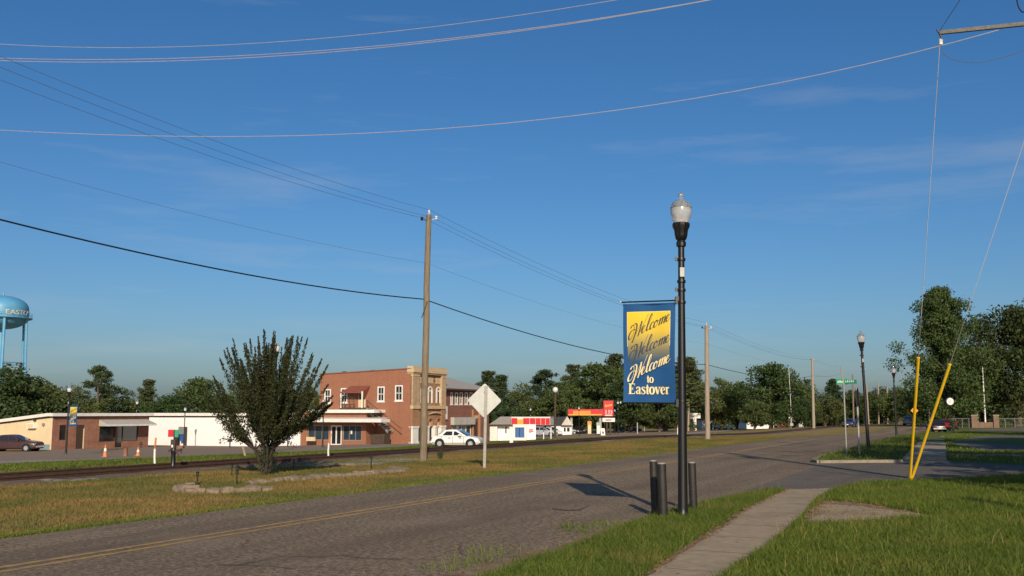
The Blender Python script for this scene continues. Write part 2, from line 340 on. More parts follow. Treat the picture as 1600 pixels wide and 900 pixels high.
# ================================================================== THE SETTING
# ------------------------------------------------------------------ ground
def ground_material():
    m = bpy.data.materials.new('ground_turf'); m.use_nodes = True; n, l = m.node_tree.nodes, m.node_tree.links
    b = n['Principled BSDF']; b.inputs['Roughness'].default_value = .95; b.inputs['Specular IOR Level'].default_value = .15
    t = n.new('ShaderNodeTexCoord')
    def noise(s, d=5, r=.6):
        z = n.new('ShaderNodeTexNoise'); z.inputs['Scale'].default_value = s; z.inputs['Detail'].default_value = d; z.inputs['Roughness'].default_value = r; l.new(t.outputs['Object'], z.inputs['Vector']); return z.outputs['Fac']
    def rng(x, a, b_, lo=0, hi=1):
        r = n.new('ShaderNodeMapRange'); r.inputs['From Min'].default_value = a; r.inputs['From Max'].default_value = b_; r.inputs['To Min'].default_value = lo; r.inputs['To Max'].default_value = hi; l.new(x, r.inputs['Value']); return r.outputs['Result']
    def mix(f, a, b_):
        x = n.new('ShaderNodeMixRGB'); l.new(f, x.inputs['Fac'])
        for s, v in (('Color1', a), ('Color2', b_)):
            if isinstance(v, tuple): x.inputs[s].default_value = (*v, 1)
            else: l.new(v, x.inputs[s])
        return x.outputs['Color']
    dt = n.new('ShaderNodeVectorMath'); dt.operation = 'DOT_PRODUCT'; dt.inputs[1].default_value = (-DY, DX, 0); l.new(t.outputs['Object'], dt.inputs[0])
    green = mix(rng(noise(1.6), .4, .62), (.13,.145,.03), (.08,.115,.02))
    dry = mix(rng(noise(.55), .36, .64), (.33,.225,.075), (.17,.165,.04))
    dry = mix(rng(noise(.17), .45, .66), dry, (.37,.24,.09))
    col = mix(rng(dt.outputs['Value'], 10, 13), green, dry)
    col = mix(rng(noise(14, 3), .5, .72, 0, .5), col, (.10,.07,.035))
    l.new(col, b.inputs['Base Color'])
    bp = n.new('ShaderNodeBump'); bp.inputs['Strength'].default_value = .7; bp.inputs['Distance'].default_value = .05; l.new(noise(9, 6, .7), bp.inputs['Height']); l.new(bp.outputs['Normal'], b.inputs['Normal'])
    return m
M['ground'] = ground_material()
us = sorted(set([-900,-500,-300,-200,-140,-100,-70,-50,-35,-25,-18,-12,-8,-4,0,2,4,6,8,10] + U_K[1:-1] + [13,15,17,25,30,37,45,55,68,95,110,130,160,200,300,500,900]))
vs_ = sorted(set([-400,-200,-100,-60,-30] + list(range(-20, 200, 4)) + list(range(200, 340, 10)) + [380,450,550,700,900,1200,1600]))
g = MB(); nv = len(vs_)
gv = []
for u in us:
    for v in vs_:
        x, y = xy(u, v); gv.append((x, y, Tuv(u, v)))
gf = [(i*nv+j, i*nv+j+1, (i+1)*nv+j+1, (i+1)*nv+j) for i in range(len(us)-1) for j in range(nv-1)]
g.add(gv, gf); tag(g.build('ground', M['ground'], smooth=60), kind='structure')

def road_material(name, c1, c2, c3, worn):
    m = bpy.data.materials.new(name); m.use_nodes = True; n, l = m.node_tree.nodes, m.node_tree.links
    b = n['Principled BSDF']; b.inputs['Roughness'].default_value = .93; b.inputs['Specular IOR Level'].default_value = .2
    t = n.new('ShaderNodeTexCoord'); rot = n.new('ShaderNodeMapping'); rot.inputs['Rotation'].default_value = (0, 0, -math.atan2(DY, DX)); l.new(t.outputs['Object'], rot.inputs['Vector'])
    def noise(sc, d=5, r=.6, st=None):
        z = n.new('ShaderNodeTexNoise'); z.inputs['Scale'].default_value = sc; z.inputs['Detail'].default_value = d; z.inputs['Roughness'].default_value = r
        src = rot.outputs['Vector']
        if st:
            q = n.new('ShaderNodeMapping'); q.inputs['Scale'].default_value = st; l.new(src, q.inputs['Vector']); src = q.outputs['Vector']
        l.new(src, z.inputs['Vector']); return z.outputs['Fac']
    def rng(x, a, b_, lo=0, hi=1):
        r = n.new('ShaderNodeMapRange'); r.inputs['From Min'].default_value = a; r.inputs['From Max'].default_value = b_; r.inputs['To Min'].default_value = lo; r.inputs['To Max'].default_value = hi; l.new(x, r.inputs['Value']); return r.outputs['Result']
    def mix(f, a, b_):
        x = n.new('ShaderNodeMixRGB'); l.new(f, x.inputs['Fac'])
        for s, v in (('Color1', a), ('Color2', b_)):
            if isinstance(v, tuple): x.inputs[s].default_value = (*v, 1)
            else: l.new(v, x.inputs[s])
        return x.outputs['Color']
    col = mix(rng(noise(15, 4, .72), .44, .56), c1, c2)                    # aggregate
    col = mix(rng(noise(.5, 5, .6, (.10, 1.6, 1)), .42, .68, 0, .75), col, c3)   # tyre-worn bands along the road
    col = mix(rng(noise(.35, 6, .6), .52, .75, 0, .6), col, worn)               # bleached patches
    col = mix(rng(noise(34, 2, .5), .66, .74, 0, .8), col, tuple(x*2.1 for x in c1))   # pale chips
    vo = n.new('ShaderNodeTexVoronoi'); vo.feature = 'DISTANCE_TO_EDGE'; vo.inputs['Scale'].default_value = .33
    wv = n.new('ShaderNodeTexNoise'); wv.inputs['Scale'].default_value = .9; wv.inputs['Detail'].default_value = 6; l.new(rot.outputs['Vector'], wv.inputs['Vector'])
    ad = n.new('ShaderNodeMixRGB'); ad.blend_type = 'ADD'; ad.inputs['Fac'].default_value = .9; l.new(rot.outputs['Vector'], ad.inputs['Color1']); l.new(wv.outputs['Color'], ad.inputs['Color2']); l.new(ad.outputs['Color'], vo.inputs['Vector'])
    cm_ = n.new('ShaderNodeMath'); cm_.operation = 'MULTIPLY'; l.new(rng(vo.outputs['Distance'], .0, .014, 1, 0), cm_.inputs[0]); l.new(rng(noise(.22, 3), .5, .62, 0, .6), cm_.inputs[1])
    col = mix(cm_.outputs[0], col, tuple(x*.35 for x in c2))
    l.new(col, b.inputs['Base Color'])
    bp = n.new('ShaderNodeBump'); bp.inputs['Strength'].default_value = .55; bp.inputs['Distance'].default_value = .02; l.new(noise(30, 4, .7), bp.inputs['Height']); l.new(bp.outputs['Normal'], b.inputs['Normal'])
    return m
M['asphalt'] = road_material('worn_asphalt', (.31,.232,.150), (.118,.090,.060), (.115,.088,.060), (.29,.225,.15))
M['asphalt2'] = road_material('side_street_asphalt', (.20,.17,.135), (.105,.09,.072), (.11,.095,.078), (.20,.17,.135))
M['frontage'] = mat('frontage_asphalt', (.30,.28,.25), (.24,.225,.20), rough=.9, scale=8, c3=(.33,.28,.22), s3=.25, f3=(.45,.7), spec=.25)
M['gravel_lot'] = mat('gravel_lot', (.29,.225,.165), (.20,.16,.12), rough=.95, scale=5, c3=(.30,.19,.10), s3=.22, f3=(.45,.65), spec=.2)
M['sidewalk'] = mat('old_sidewalk_concrete', (.40,.315,.205), (.31,.245,.16), rough=.92, scale=7, detail=8, c3=(.24,.19,.125), s3=1.1, f3=(.48,.72), bump=.4, bscale=50, spec=.25)
M['kerb'] = mat('kerb_concrete', (.32,.27,.20), (.23,.195,.145), rough=.92, scale=6, bump=.3)
M['yellow_line'] = mat('worn_yellow_paint', (.50,.29,.06), (.34,.22,.07), rough=.8, scale=6, c3=(.20,.16,.11), s3=5, f3=(.45,.66))
M['dirt'] = mat('bare_dirt', (.24,.15,.085), (.16,.10,.055), rough=.97, scale=9, c3=(.30,.23,.16), s3=3, f3=(.5,.7), bump=.5)
M['ballast'] = mat('ballast_stone', (.18,.125,.08), (.095,.068,.044), rough=.95, scale=9, detail=6, c3=(.38,.33,.27), s3=.55, f3=(.58,.70), bump=.8, bscale=18)

def strip(name, u0, u1, v0, v1, z, m, step=4, kind='structure', jag=0, seed=1, nu=1):
    """a sheet draped over the terrain between two lines that run along the road"""
    rnd = random.Random(seed); mb = MB(); rows = []
    v = v0
    ulist = [u0 + (u1-u0)*i/nu for i in range(nu+1)]
    for k in U_K:
        if u0 < k < u1: ulist.append(k)
    ulist = sorted(set(ulist)); k = 0
    while True:
        row = []
        for i, u in enumerate(ulist):
            uu = u + (rnd.uniform(-jag, jag) if i in (0, len(ulist)-1) else 0)
            x, y = xy(uu, v); row.append((x, y, Tuv(uu, v) + z))
        rows.append(row)
        if v >= v1: break
        v = min(v1, v + step)
    n = len(ulist); mb.add([p for r in rows for p in r], [(i*n+j, i*n+j+1, (i+1)*n+j+1, (i+1)*n+j) for i in range(len(rows)-1) for j in range(n-1)])
    return tag(mb.build(name, m), kind=kind)
def poly_sheet(name, pts, z, m, kind='structure'):
    me = bpy.data.meshes.new(name); bm = bmesh.new()
    vs2 = [bm.verts.new((p[0], p[1], T(p[0], p[1]) + z)) for p in pts]
    f = bm.faces.new(vs2); f.normal_update()
    if f.normal.z < 0: f.normal_flip()
    bmesh.ops.triangulate(bm, faces=[f]); bm.to_mesh(me); bm.free(); me.materials.append(m)
    o = bpy.data.objects.new(name, me); COL.objects.link(o); return tag(o, kind=kind)
def jagged(pts, amp, step, seed):
    """subdivide an outline and roughen it"""
    rnd = random.Random(seed); out = []
    for i, p in enumerate(pts):
        q = pts[(i+1) % len(pts)]; d = math.hypot(q[0]-p[0], q[1]-p[1]); n = max(1, int(d/step))
        for k in range(n):
            t = k/n; out.append((p[0]+(q[0]-p[0])*t + rnd.uniform(-amp, amp), p[1]+(q[1]-p[1])*t + rnd.uniform(-amp, amp)))
    return out

strip('road', 4.15, 11.8, -30, 330, .004, M['asphalt'], step=1.0, jag=.05, seed=4, nu=2)
# double yellow centre line, children of nothing: painted markings are setting
for du in (-.13, .13):
    strip('centre_line', 9.45+du-.055, 9.45+du+.055, -30, 300, .008, M['yellow_line'], step=2, jag=.012, seed=5)
# side street on the right, joining the road
def gp(px, py): p = ground_at(px, py); return (p.x, p.y)
side_far = [xy(4.9, 34.6), gp(1273,723.5), gp(1340,723), gp(1410,722.5), gp(1480,722.5), gp(1600,728)]
e1 = side_far[-1]; far2 = (e1[0]+60, e1[1]-27)
side_near = [gp(1600,742), gp(1500,748), gp(1423,751), gp(1345,755), gp(1307,763), gp(1231,766), gp(1195,768)]
n0 = side_near[0]; near2 = (n0[0]+60, n0[1]-27)
poly_sheet('side_street', side_far + [far2, near2] + side_near + [xy(4.6, 21.5), xy(4.6, 34.0)], .0065, M['asphalt2'])
# sidewalk by the camera, with its slabs
swl = [xy(3.0, -4)] + [gp(1031,890), gp(1112,837), gp(1175,793), gp(1231,765.5)]
swr = [xy(2.25, -4)] + [gp(1131,900), gp(1200,856), gp(1250,812), gp(1275,782), gp(1307,763.5)]
sidewalk_poly = swl + swr[::-1]
poly_sheet('sidewalk', jagged(sidewalk_poly, .035, .25, 8), .012, M['sidewalk'])
jt = MB()
for k in range(16):                       # joints scored across the slabs
    v_ = 1.5 + k*1.5
    uu_ = lambda poly: float(np.interp(v_, [uv(*q)[1] for q in poly], [uv(*q)[0] for q in poly]))
    u0_, u1_ = uu_(swr) + .03, uu_(swl) - .03
    jt.add([(*xy(u0_, v_), .0145), (*xy(u1_, v_ + .02), .0145), (*xy(u1_, v_ + .038), .0145), (*xy(u0_, v_ + .02), .0145)], [(0,1,2,3)])
M['joint'] = mat('dark_joint', (.20,.16,.105), rough=.95)
tag(jt.build('sidewalk_joint', M['joint']), kind='structure')
drive_poly = [gp(1283,789), gp(1330,790), gp(1400,800), gp(1480,809), gp(1400,812), gp(1330,816), gp(1275,817)]
poly_sheet('driveway', jagged(drive_poly, .11, .2, 9), .010, M['sidewalk'])
# bare earth beside the sidewalk and the driveway
dirt_a = [gp(985,900), gp(1035,868), gp(1110,830), gp(1180,785), gp(1231,764)] + [gp(1240,764), gp(1185,792), gp(1120,837), gp(1045,885), gp(1031,900)]
poly_sheet('dirt_edge', jagged(dirt_a, .09, .2, 10), .007, M['dirt'])
dirt_b = [gp(1258,803), gp(1288,783), gp(1350,787), gp(1400,796), gp(1450,806), gp(1390,815), gp(1320,820), gp(1255,821)]
poly_sheet('dirt_edge', jagged(dirt_b, .13, .2, 11), .0075, M['dirt'])
dirt_c = [gp(690,900), gp(800,873), gp(900,842), gp(985,815), gp(990,822), gp(900,855), gp(800,890), gp(760,905)]
poly_sheet('dirt_edge', jagged(dirt_c, .07, .2, 12), .009, M['dirt'])

# the corner beyond the side street: kerb, turf, sidewalk, parking lot
KZ = .10
isl_edge = [xy(5.2, 120), xy(5.2, 60), xy(5.2, 44), gp(1322,704.5), gp(1292,713), gp(1276,719), gp(1272,722.3)]
isl_kerb = [gp(1280,724), gp(1340,723.5), gp(1409,723)]
isl = isl_edge + isl_kerb + [gp(1411,719), gp(1430,699.6), gp(1447,679), xy(2.6, 120)]
def slab(name, pts, z0, z1, m):
    mb = MB(); n = len(pts); v = [(p[0], p[1], T(*p)+z0) for p in pts] + [(p[0], p[1], T(*p)+z1) for p in pts]
    mb.add(v, [(k, (k+1) % n, n+(k+1) % n, n+k) for k in range(n)])
    o = mb.build(name, m); me = o.data; bm = bmesh.new(); bm.from_mesh(me); bm.verts.ensure_lookup_table()
    f = bm.faces.new([bm.verts[n+k] for k in range(n)]); bmesh.ops.triangulate(bm, faces=[f]); bmesh.ops.recalc_face_normals(bm, faces=bm.faces); bm.to_mesh(me); bm.free()
    return tag(o, kind='structure')
slab('grass_island', isl, -.05, KZ-.012, M['ground'])
def ribbon_path(name, pts, w, h, m):
    mb = MB()
    for a, b in zip(pts[:-1], pts[1:]):
        mb.bar((a[0], a[1], T(*a)+h/2-.02), (b[0], b[1], T(*b)+h/2-.02), w, h+.04)
    return tag(mb.build(name, m), kind='structure')
ribbon_path('kerb', isl_edge[2:] + isl_kerb, .15, KZ, M['kerb'])
far_sw = [gp(1411,719), gp(1430,699.6), gp(1447,679), gp(1474,679), gp(1478,699.6), gp(1479,719)]
slab('sidewalk', far_sw, -.05, KZ, M['sidewalk'])
poly_sheet('driveway', [gp(1404,724), gp(1411,719.2), gp(1479,719.2), gp(1486,723)], .012, M['sidewalk'])
ribbon_path('kerb', [gp(1480,711.5), gp(1540,712.5), gp(1640,714)], .12, .07, M['kerb'])
poly_sheet('parking_lot', [gp(1481,691), gp(1510,685), gp(1537,681), gp(1600,680), gp(1750,680), gp(1750,706), gp(1600,705), gp(1537,704.5), gp(1500,697)], .012, M['asphalt2'])
poly_sheet('driveway', [gp(1505,673.5), gp(1530,671), gp(1600,668), gp(1700,668), gp(1700,673), gp(1600,674)], .012, M['asphalt2'])

# beyond the railway
strip('frontage_road', 38.3, 44.3, -60, 330, .03, M['frontage'], step=3, nu=2)
strip('parking_lot', 44.6, 85, 20, 92, .022, M['gravel_lot'], step=4, jag=.5, nu=6, seed=3)
strip('parking_lot', 47, 80, 112, 240, .025, M['gravel_lot'], step=4, jag=.5, nu=6, seed=6)
# ballast: a low bank of broken stone
rb = MB(); rows = []
rnd = random.Random(11)
prof = [(20.9, -.03), (21.5, .03), (21.9, .05), (24.1, .05), (24.5, .03), (25.1, -.03)]
v = -60
while v <= 340:
    rows.append([(*xy(u + rnd.uniform(-.12,.12), v), Tuv(u, v) + h + rnd.uniform(-.02,.02)) for u, h in prof]); v += 1.0
n = len(prof); rb.add([p for r in rows for p in r], [(i*n+j, i*n+j+1, (i+1)*n+j+1, (i+1)*n+j) for i in range(len(rows)-1) for j in range(n-1)])
tag(rb.build('railway_ballast', M['ballast']), kind='structure')

# ------------------------------------------------------------------ railway track
UR = 23.0
tk = thing('railway_track', (*xy(UR, 20), 0), label='rusty single railway track on a low ballast bank across the whole view', cat='railway track')
o0 = Vector((*xy(UR, 20), 0))
for du in (-.75, .75):
    mb = MB(); v = -50
    while v < 320:
        a, b = xy(UR+du, v), xy(UR+du, v+6)
        za, zb = Tuv(UR, v) + .155, Tuv(UR, v+6) + .155
        A, B_ = Vector((*a, za)) - o0, Vector((*b, zb)) - o0
        mb.bar(A, B_, .07, .04); mb.bar(A - Vector((0,0,.075)), B_ - Vector((0,0,.075)), .03, .11); mb.bar(A - Vector((0,0,.14)), B_ - Vector((0,0,.14)), .14, .022)
        v += 6
    mb.build('rail', M['rail_rust'], tk)
tie_me = MB().box(-1.28, 1.28, -.11, .11, 0, .18).mesh('tie', M['tie'])
v = 6.0; rnd = random.Random(3)
rzt = math.atan2(DX, -DY)
while v < 100:
    t_ = bpy.data.objects.new('tie', tie_me); COL.objects.link(t_); t_.parent = tk
    x, y = xy(UR + rnd.uniform(-.06,.06), v); t_.location = Vector((x, y, Tuv(UR, v) - .128)) - o0; t_.rotation_euler = (0, 0, rzt + rnd.uniform(-.02,.02))
    v += .55
# ------------------------------------------------------------------ foliage tools
def set_tint(me, vals, per):
    at = me.attributes.new('tint', 'FLOAT', 'POINT'); at.data.foreach_set('value', np.repeat(vals, per).astype(np.float32))
def leaf_mesh(name, C, size, rng, asp=.55, m=None, nrm=None):
    N = len(C)
    a = rng.normal(size=(N,3)); 
    if nrm is not None: a = a*.8 + nrm
    a /= np.linalg.norm(a, axis=1)[:,None]
    b = rng.normal(size=(N,3)); b -= a * (a*b).sum(1)[:,None]; b /= np.linalg.norm(b, axis=1)[:,None]
    s = (size * rng.uniform(.65, 1.35, N))[:,None]
    V = np.stack([C + a*s, C + b*s*asp, C - a*s*.9, C - b*s*asp], 1).reshape(-1,3)
    me = bpy.data.meshes.new(name); me.vertices.add(4*N); me.vertices.foreach_set('co', V.astype(np.float32).ravel())
    me.loops.add(4*N); me.loops.foreach_set('vertex_index', np.arange(4*N, dtype=np.int32)); me.polygons.add(N)
    me.polygons.foreach_set('loop_start', (np.arange(N)*4).astype(np.int32)); me.polygons.foreach_set('loop_total', np.full(N, 4, np.int32))
    me.update(calc_edges=True); set_tint(me, rng.uniform(0,1,N), 4)
    if m: me.materials.append(m)
    return me
def blob_leaves(rng, blobs, per, shell=.62):
    out = []
    for (c, r) in blobs:
        n = max(12, int(per * r**1.6)); d = rng.normal(size=(n,3)); d /= np.linalg.norm(d, axis=1)[:,None]
        rad = r * np.clip(rng.normal(shell+.2, .22, n), .05, 1.25)
        p = d * rad[:,None]; p[:,2] *= .75; out.append(p + np.array(c))
    return np.concatenate(out)
def make_obj(name, me, parent):
    o = bpy.data.objects.new(name, me); COL.objects.link(o); o.parent = parent; return o
def broadleaf_meshes(seed, h, r, th, nb=46, per=150, leaf=.30, m='leaf_oak', top=1.0, lean=0):
    rng = np.random.default_rng(seed); rnd = random.Random(seed); blobs = []
    cz, rz = (h+th)/2, (h-th)/2
    for i in range(nb):
        d = rng.normal(size=3); d /= np.linalg.norm(d); q = rng.uniform(.25, 1.12)**.6
        w = 1.0 - .35*max(0, d[2])*top
        p = np.array([d[0]*r*q*w, d[1]*r*q*w, cz + d[2]*rz*q*.86]); blobs.append((p, rng.uniform(.12,.32)*r))
    C = blob_leaves(rng, blobs, per)
    crown = leaf_mesh('crown', C, leaf, rng, m=M[m])
    mb = MB(); mb.tube([(0,0,-.3),(rnd.uniform(-.1,.1),0,th*.6),(rnd.uniform(-.2,.2),rnd.uniform(-.2,.2),th*1.3),(0,0,cz+rz*.3)], [r*.085,r*.065,r*.05,r*.015], 8)
    for i in range(8):
        p, rr = blobs[rnd.randrange(nb)]; z0 = th*rnd.uniform(.8,1.5)
        mb.tube([(0,0,z0), (p[0]*.45, p[1]*.45, (z0+p[2])*.5), tuple(p)], [r*.04, r*.024, r*.008], 5)
    return mb.mesh('trunk', M['bark'], 60), crown
def pine_meshes(seed, h, r, bare=.4, nl=13, per=150, leaf=.26, m='leaf_pine', wild=.35, prof=None, nbr=(3,5), asp=.3):
    rng = np.random.default_rng(seed); rnd = random.Random(seed); blobs = []; mb = MB()
    mb.tube([(0,0,-.3),(rnd.uniform(-.2,.2),0,h*.5),(rnd.uniform(-.3,.3),0,h*.97)], [h*.016+.05, h*.012+.03, .03], 7)
    for i in range(nl):
        t = i/(nl-1); z = h*(bare + (1-bare)*t*.97); L = r*((1.0 - .72*t) if prof is None else float(np.interp(t, *prof)))*rnd.uniform(1-wild, 1+wild*.5)
        for k in range(rnd.randint(*nbr)):
            a = rnd.uniform(0, 2*math.pi); l2 = L*rnd.uniform(.55,1.1); e = (math.cos(a)*l2, math.sin(a)*l2, z + l2*rnd.uniform(-.05,.35))
            mb.tube([(0,0,z-.2), e], [.05,.015], 4, cap=False)
            blobs.append((np.array(e), rnd.uniform(.22,.36)*r*(1-.35*t))); blobs.append((np.array([e[0]*.55, e[1]*.55, z+l2*.1]), rnd.uniform(.16,.28)*r))
    blobs.append((np.array([0,0,h*.97]), .2*r))
    C = blob_leaves(rng, blobs, per, .5)
    return mb.mesh('trunk', M['bark'], 60), leaf_mesh('crown', C, leaf, rng, asp=asp, m=M[m])
def tree(name, meshes, loc, label, cat='tree', group=None, rz=0, scale=1.0):
    t_ = thing(name, loc, rz, label, cat, group); t_.scale = scale if hasattr(scale, '__len__') else (scale,)*3
    make_obj('trunk', meshes[0], t_); make_obj('crown', meshes[1], t_); return t_

OAK = [broadleaf_meshes(s, 10, 4.6, .5, nb=66, per=150, leaf=.19) for s in (1,2,3,4)]
PINE = [pine_meshes(s, 12, 2.9, bare=b, nl=n_, per=120, leaf=.25) for s, b, n_ in ((11,.35,12),(12,.5,9),(13,.25,14))]
DARK = [broadleaf_meshes(s, 10, 5.0, .3, nb=90, per=95, leaf=.23, m='leaf_dark') for s in (21,22)]
BUSH = [broadleaf_meshes(s, 2.0, 1.2, .1, nb=26, per=210, leaf=.10, m='leaf_bush') for s in (31,)]

def place_tree(name, meshes, px, top, Y, label, group=None, h=10.0, w=1.0, rz=0, z0=0):
    p = on_ground(px, Y); zt = depth_at(px, top, Y).z; s = (zt - p.z) / h
    return tree(name, meshes, p + Vector((0,0,z0)), label, 'tree', group, rz, (s*w, s*w, s))
# (kind, variant, photo column, photo height of its top, distance, width factor, label)
TREES = [
 ('oak_tree', DARK[0], 10, 573, 118, 1.25, 'broad dark tree at the left edge, in front of the water tower legs'),
 ('oak_tree', DARK[1], 62, 586, 121, 1.1, 'dark round tree just right of the water tower, above the cream wall'),
 ('pine_tree', PINE[1], 150, 574, 165, 1.25, 'open-crowned pine standing tall above the brown brick storefront'),
 ('oak_tree', OAK[0], 118, 606, 160, 1.2, 'low green tree behind the banner lamp post at the storefront'),
 ('oak_tree', OAK[1], 178, 604, 172, 1.2, 'low green tree right behind the open-crowned pine'),
 ('pine_tree', PINE[2], 228, 595, 180, 1.35, 'bushy pine above the joint of storefront and white wall'),
 ('oak_tree', OAK[2], 258, 612, 150, 1.25, 'rounded tree above the left end of the white wall'),
 ('oak_tree', OAK[3], 312, 588, 160, 1.15, 'tall rounded tree just left of the crape myrtle'),
 ('oak_tree', OAK[0], 360, 606, 165, 1.2, 'green tree showing behind the left side of the crape myrtle'),
 ('oak_tree', OAK[1], 420, 612, 170, 1.3, 'green tree hidden behind the middle of the crape myrtle'),
 ('oak_tree', OAK[2], 470, 598, 150, 1.1, 'green tree between the crape myrtle and the brick wall'),
 ('pine_tree', PINE[0], 762, 582, 165, 1.3, 'dark pine rising behind the diamond sign'),
 ('pine_tree', PINE[2], 782, 588, 190, 1.35, 'second dark pine right of the diamond sign'),
 ('oak_tree', OAK[3], 742, 606, 180, 1.3, 'green tree behind the grey hip roof'),
 ('oak_tree', OAK[0], 822, 602, 205, 1.25, 'green tree above the white kiosk with the red fascia'),
 ('pine_tree', PINE[1], 852, 580, 215, 1.5, 'loose-crowned pine above the parked cars by the kiosk'),
 ('oak_tree', OAK[1], 874, 596, 200, 1.2, 'green tree right behind the tall globe lamp'),
 ('oak_tree', OAK[2], 905, 584, 215, 1.25, 'wide green tree above the red and orange canopy'),
 ('pine_tree', PINE[0], 896, 572, 232, 1.4, 'pine poking out above the canopy trees'),
 ('oak_tree', OAK[3], 940, 566, 210, 1.2, 'tall green tree left of the welcome banner'),
 ('pine_tree', PINE[2], 962, 556, 225, 1.5, 'pine with its top at the left edge of the welcome banner'),
 ('oak_tree', DARK[0], 985, 590, 190, 1.1, 'dark tree behind the bottom left corner of the banner'),
 ('oak_tree', DARK[1], 1030, 600, 185, 1.1, 'dark tree below the banner behind the arrow sign'),
 ('oak_tree', OAK[0], 1040, 566, 215, 1.2, 'tall green tree mostly hidden by the banner'),
 ('pine_tree', PINE[0], 1076, 560, 190, 1.5, 'tall leafy tree just right of the black lamp post'),
 ('oak_tree', OAK[1], 1128, 590, 200, 1.1, 'green tree right of the bare wooden pole'),
 ('oak_tree', OAK[2], 1152, 596, 215, 1.1, 'green tree beside the tallest tree of the distant row'),
 ('oak_tree', OAK[3], 1205, 566, 190, 1.15, 'tallest spreading oak of the distant row'),
 ('oak_tree', OAK[0], 1240, 580, 196, 1.1, 'oak at the right shoulder of the tallest distant oak'),
 ('oak_tree', DARK[1], 1180, 622, 175, 1.0, 'low dark tree behind the long white house'),
 ('oak_tree', DARK[0], 1258, 625, 172, 1.0, 'low dark tree behind the grey relay cabinet'),
 ('pine_tree', PINE[2], 1304, 594, 260, 1.5, 'dark conical tree left of the street name signs'),
 ('oak_tree', DARK[0], 1290, 615, 240, 1.2, 'dark tree between two distant wooden poles'),
 ('oak_tree', DARK[1], 1335, 606, 255, 1.2, 'dark tree behind the street name signs'),
 ('oak_tree', DARK[0], 1378, 606, 270, 1.25, 'dark tree behind the second lamp post'),
 ('oak_tree', OAK[2], 1405, 600, 250, 1.1, 'round tree behind the third lamp post'),
 ('oak_tree', DARK[1], 1432, 606, 225, 1.1, 'dark tree low behind the left yellow guard'),
]
for i, (nm, ms, px, top, Y, w, lab) in enumerate(TREES):
    place_tree(nm, ms, px, top, Y, lab, 'distant trees along the town', 12.0 if nm == 'pine_tree' else 10.0, w, rz=i*1.7)
# the large trees on the right
BIGL = pine_meshes(41, 20, 6.6, bare=.04, nl=24, per=85, leaf=.21, m='leaf_oak', wild=.4, prof=([0,.2,.35,.55,.75,.9,1],[.85,1.0,1.05,.9,.72,.48,.12]), nbr=(5,8), asp=.5)
p = on_ground(1480, 166); s = (depth_at(1482, 450, 166).z - p.z) / 20
tree('oak_tree', BIGL, p, 'tallest tree on the right, with layered drooping boughs', rz=.6, scale=(s*.86, s*.86, s*.985))
BIGR = [broadleaf_meshes(43, 17, 8.5, 1.0, nb=150, per=75, leaf=.22, m='leaf_deep'), broadleaf_meshes(44, 14, 7.0, .8, nb=110, per=80, leaf=.21, m='leaf_deep')]
p = on_ground(1592, 172); s = (depth_at(1592, 470, 172).z - p.z) / 17
tree('oak_tree', BIGR[0], p, 'broad dark tree at the right edge behind the flagpole', rz=.2, scale=(s*.95, s*.95, s))
p = on_ground(1540, 186); s = (depth_at(1540, 560, 186).z - p.z) / 14
tree('oak_tree', BIGR[1], p, 'dark lower tree between the tallest tree and the flagpole', rz=1.2, scale=(s, s, s))
p = on_ground(1466, 186); s = (depth_at(1466, 590, 186).z - p.z) / 14
tree('oak_tree', BIGR[1], p, 'dark low tree directly behind the street clock', rz=2.6, scale=(s*1.0, s*1.0, s))
# trees standing out of view to the right: their shadows lie on the side street
SH = [((14.3, 10.8), 8.2, .95, 'tree right of the view shading the near lawn'), ((18.6, 20.5), 12.5, .85, 'tree right of the view shading the far corner'), ((29, 33), 15.5, .9, 'tree right of the view shading the far sidewalk'),
      ((38, 38), 16, .95, 'tree right of the view shading the parking lot'), ((22.5, 16.5), 11, .9, 'tree right of the view shading the side street'), ((58, 84), 17, 1.0, 'tree right of the view shading the brick pillars')]
for i, ((x, y), h, w, lab) in enumerate(SH):
    tree('oak_tree', OAK[i % 4], (x, y, T(x, y)), lab, rz=i*1.3, scale=(h/10*w, h/10*w, h/10))

# the woods far behind the town: one unbroken mass
rng = np.random.default_rng(77); bl = []
for k in range(150):
    px_ = -120 + 1850*k/149 + rng.uniform(-8, 8); Y_ = rng.uniform(275, 330); q = on_ground(px_, Y_); hgt = rng.uniform(2.5, 6.0)
    for j in range(3): bl.append((np.array([q.x + rng.normal(0, 1.5), Y_ + rng.normal(0, 2), q.z + hgt*(.2+.35*j)]), rng.uniform(2.0, 3.2)))
C_ = blob_leaves(rng, bl, 26); wm_ = leaf_mesh('far_woods', C_, .55, rng, m=M['leaf_dark']); o = bpy.data.objects.new('far_woods', wm_); COL.objects.link(o)
tag(o, 'unbroken dark woods closing the view behind the town', 'woods', kind='stuff')
# ================================================================== BUILDINGS BEYOND THE RAILWAY
RZ = math.atan2(-DX, DY)             # local x runs across the street towards the camera's right, local y along the street
def local_frame(px, py, **kw): return ground_at(px, py)

def arch_poly(c, w, z0, zs, n=10):
    """outline of an opening with a round head: centre c, width w, sill z0, springing zs"""
    return [(c-w/2, z0)] + [(c - w/2*math.cos(math.pi*k/n), zs + w/2*math.sin(math.pi*k/n)) for k in range(n+1)] + [(c+w/2, z0)]
def arch_band(mb, c, w, zs, t, plane, d0, d1, n=12):
    """round arch moulding on a face that looks to +x"""
    for k in range(n):
        a, b = math.pi*k/n, math.pi*(k+1)/n; pts = []
        for ang, r in ((a, w/2), (b, w/2), (b, w/2+t), (a, w/2+t)): pts.append((c - r*math.cos(ang), zs + r*math.sin(ang)))
        mb.prism(pts, 'x', plane+d0, plane+d1)

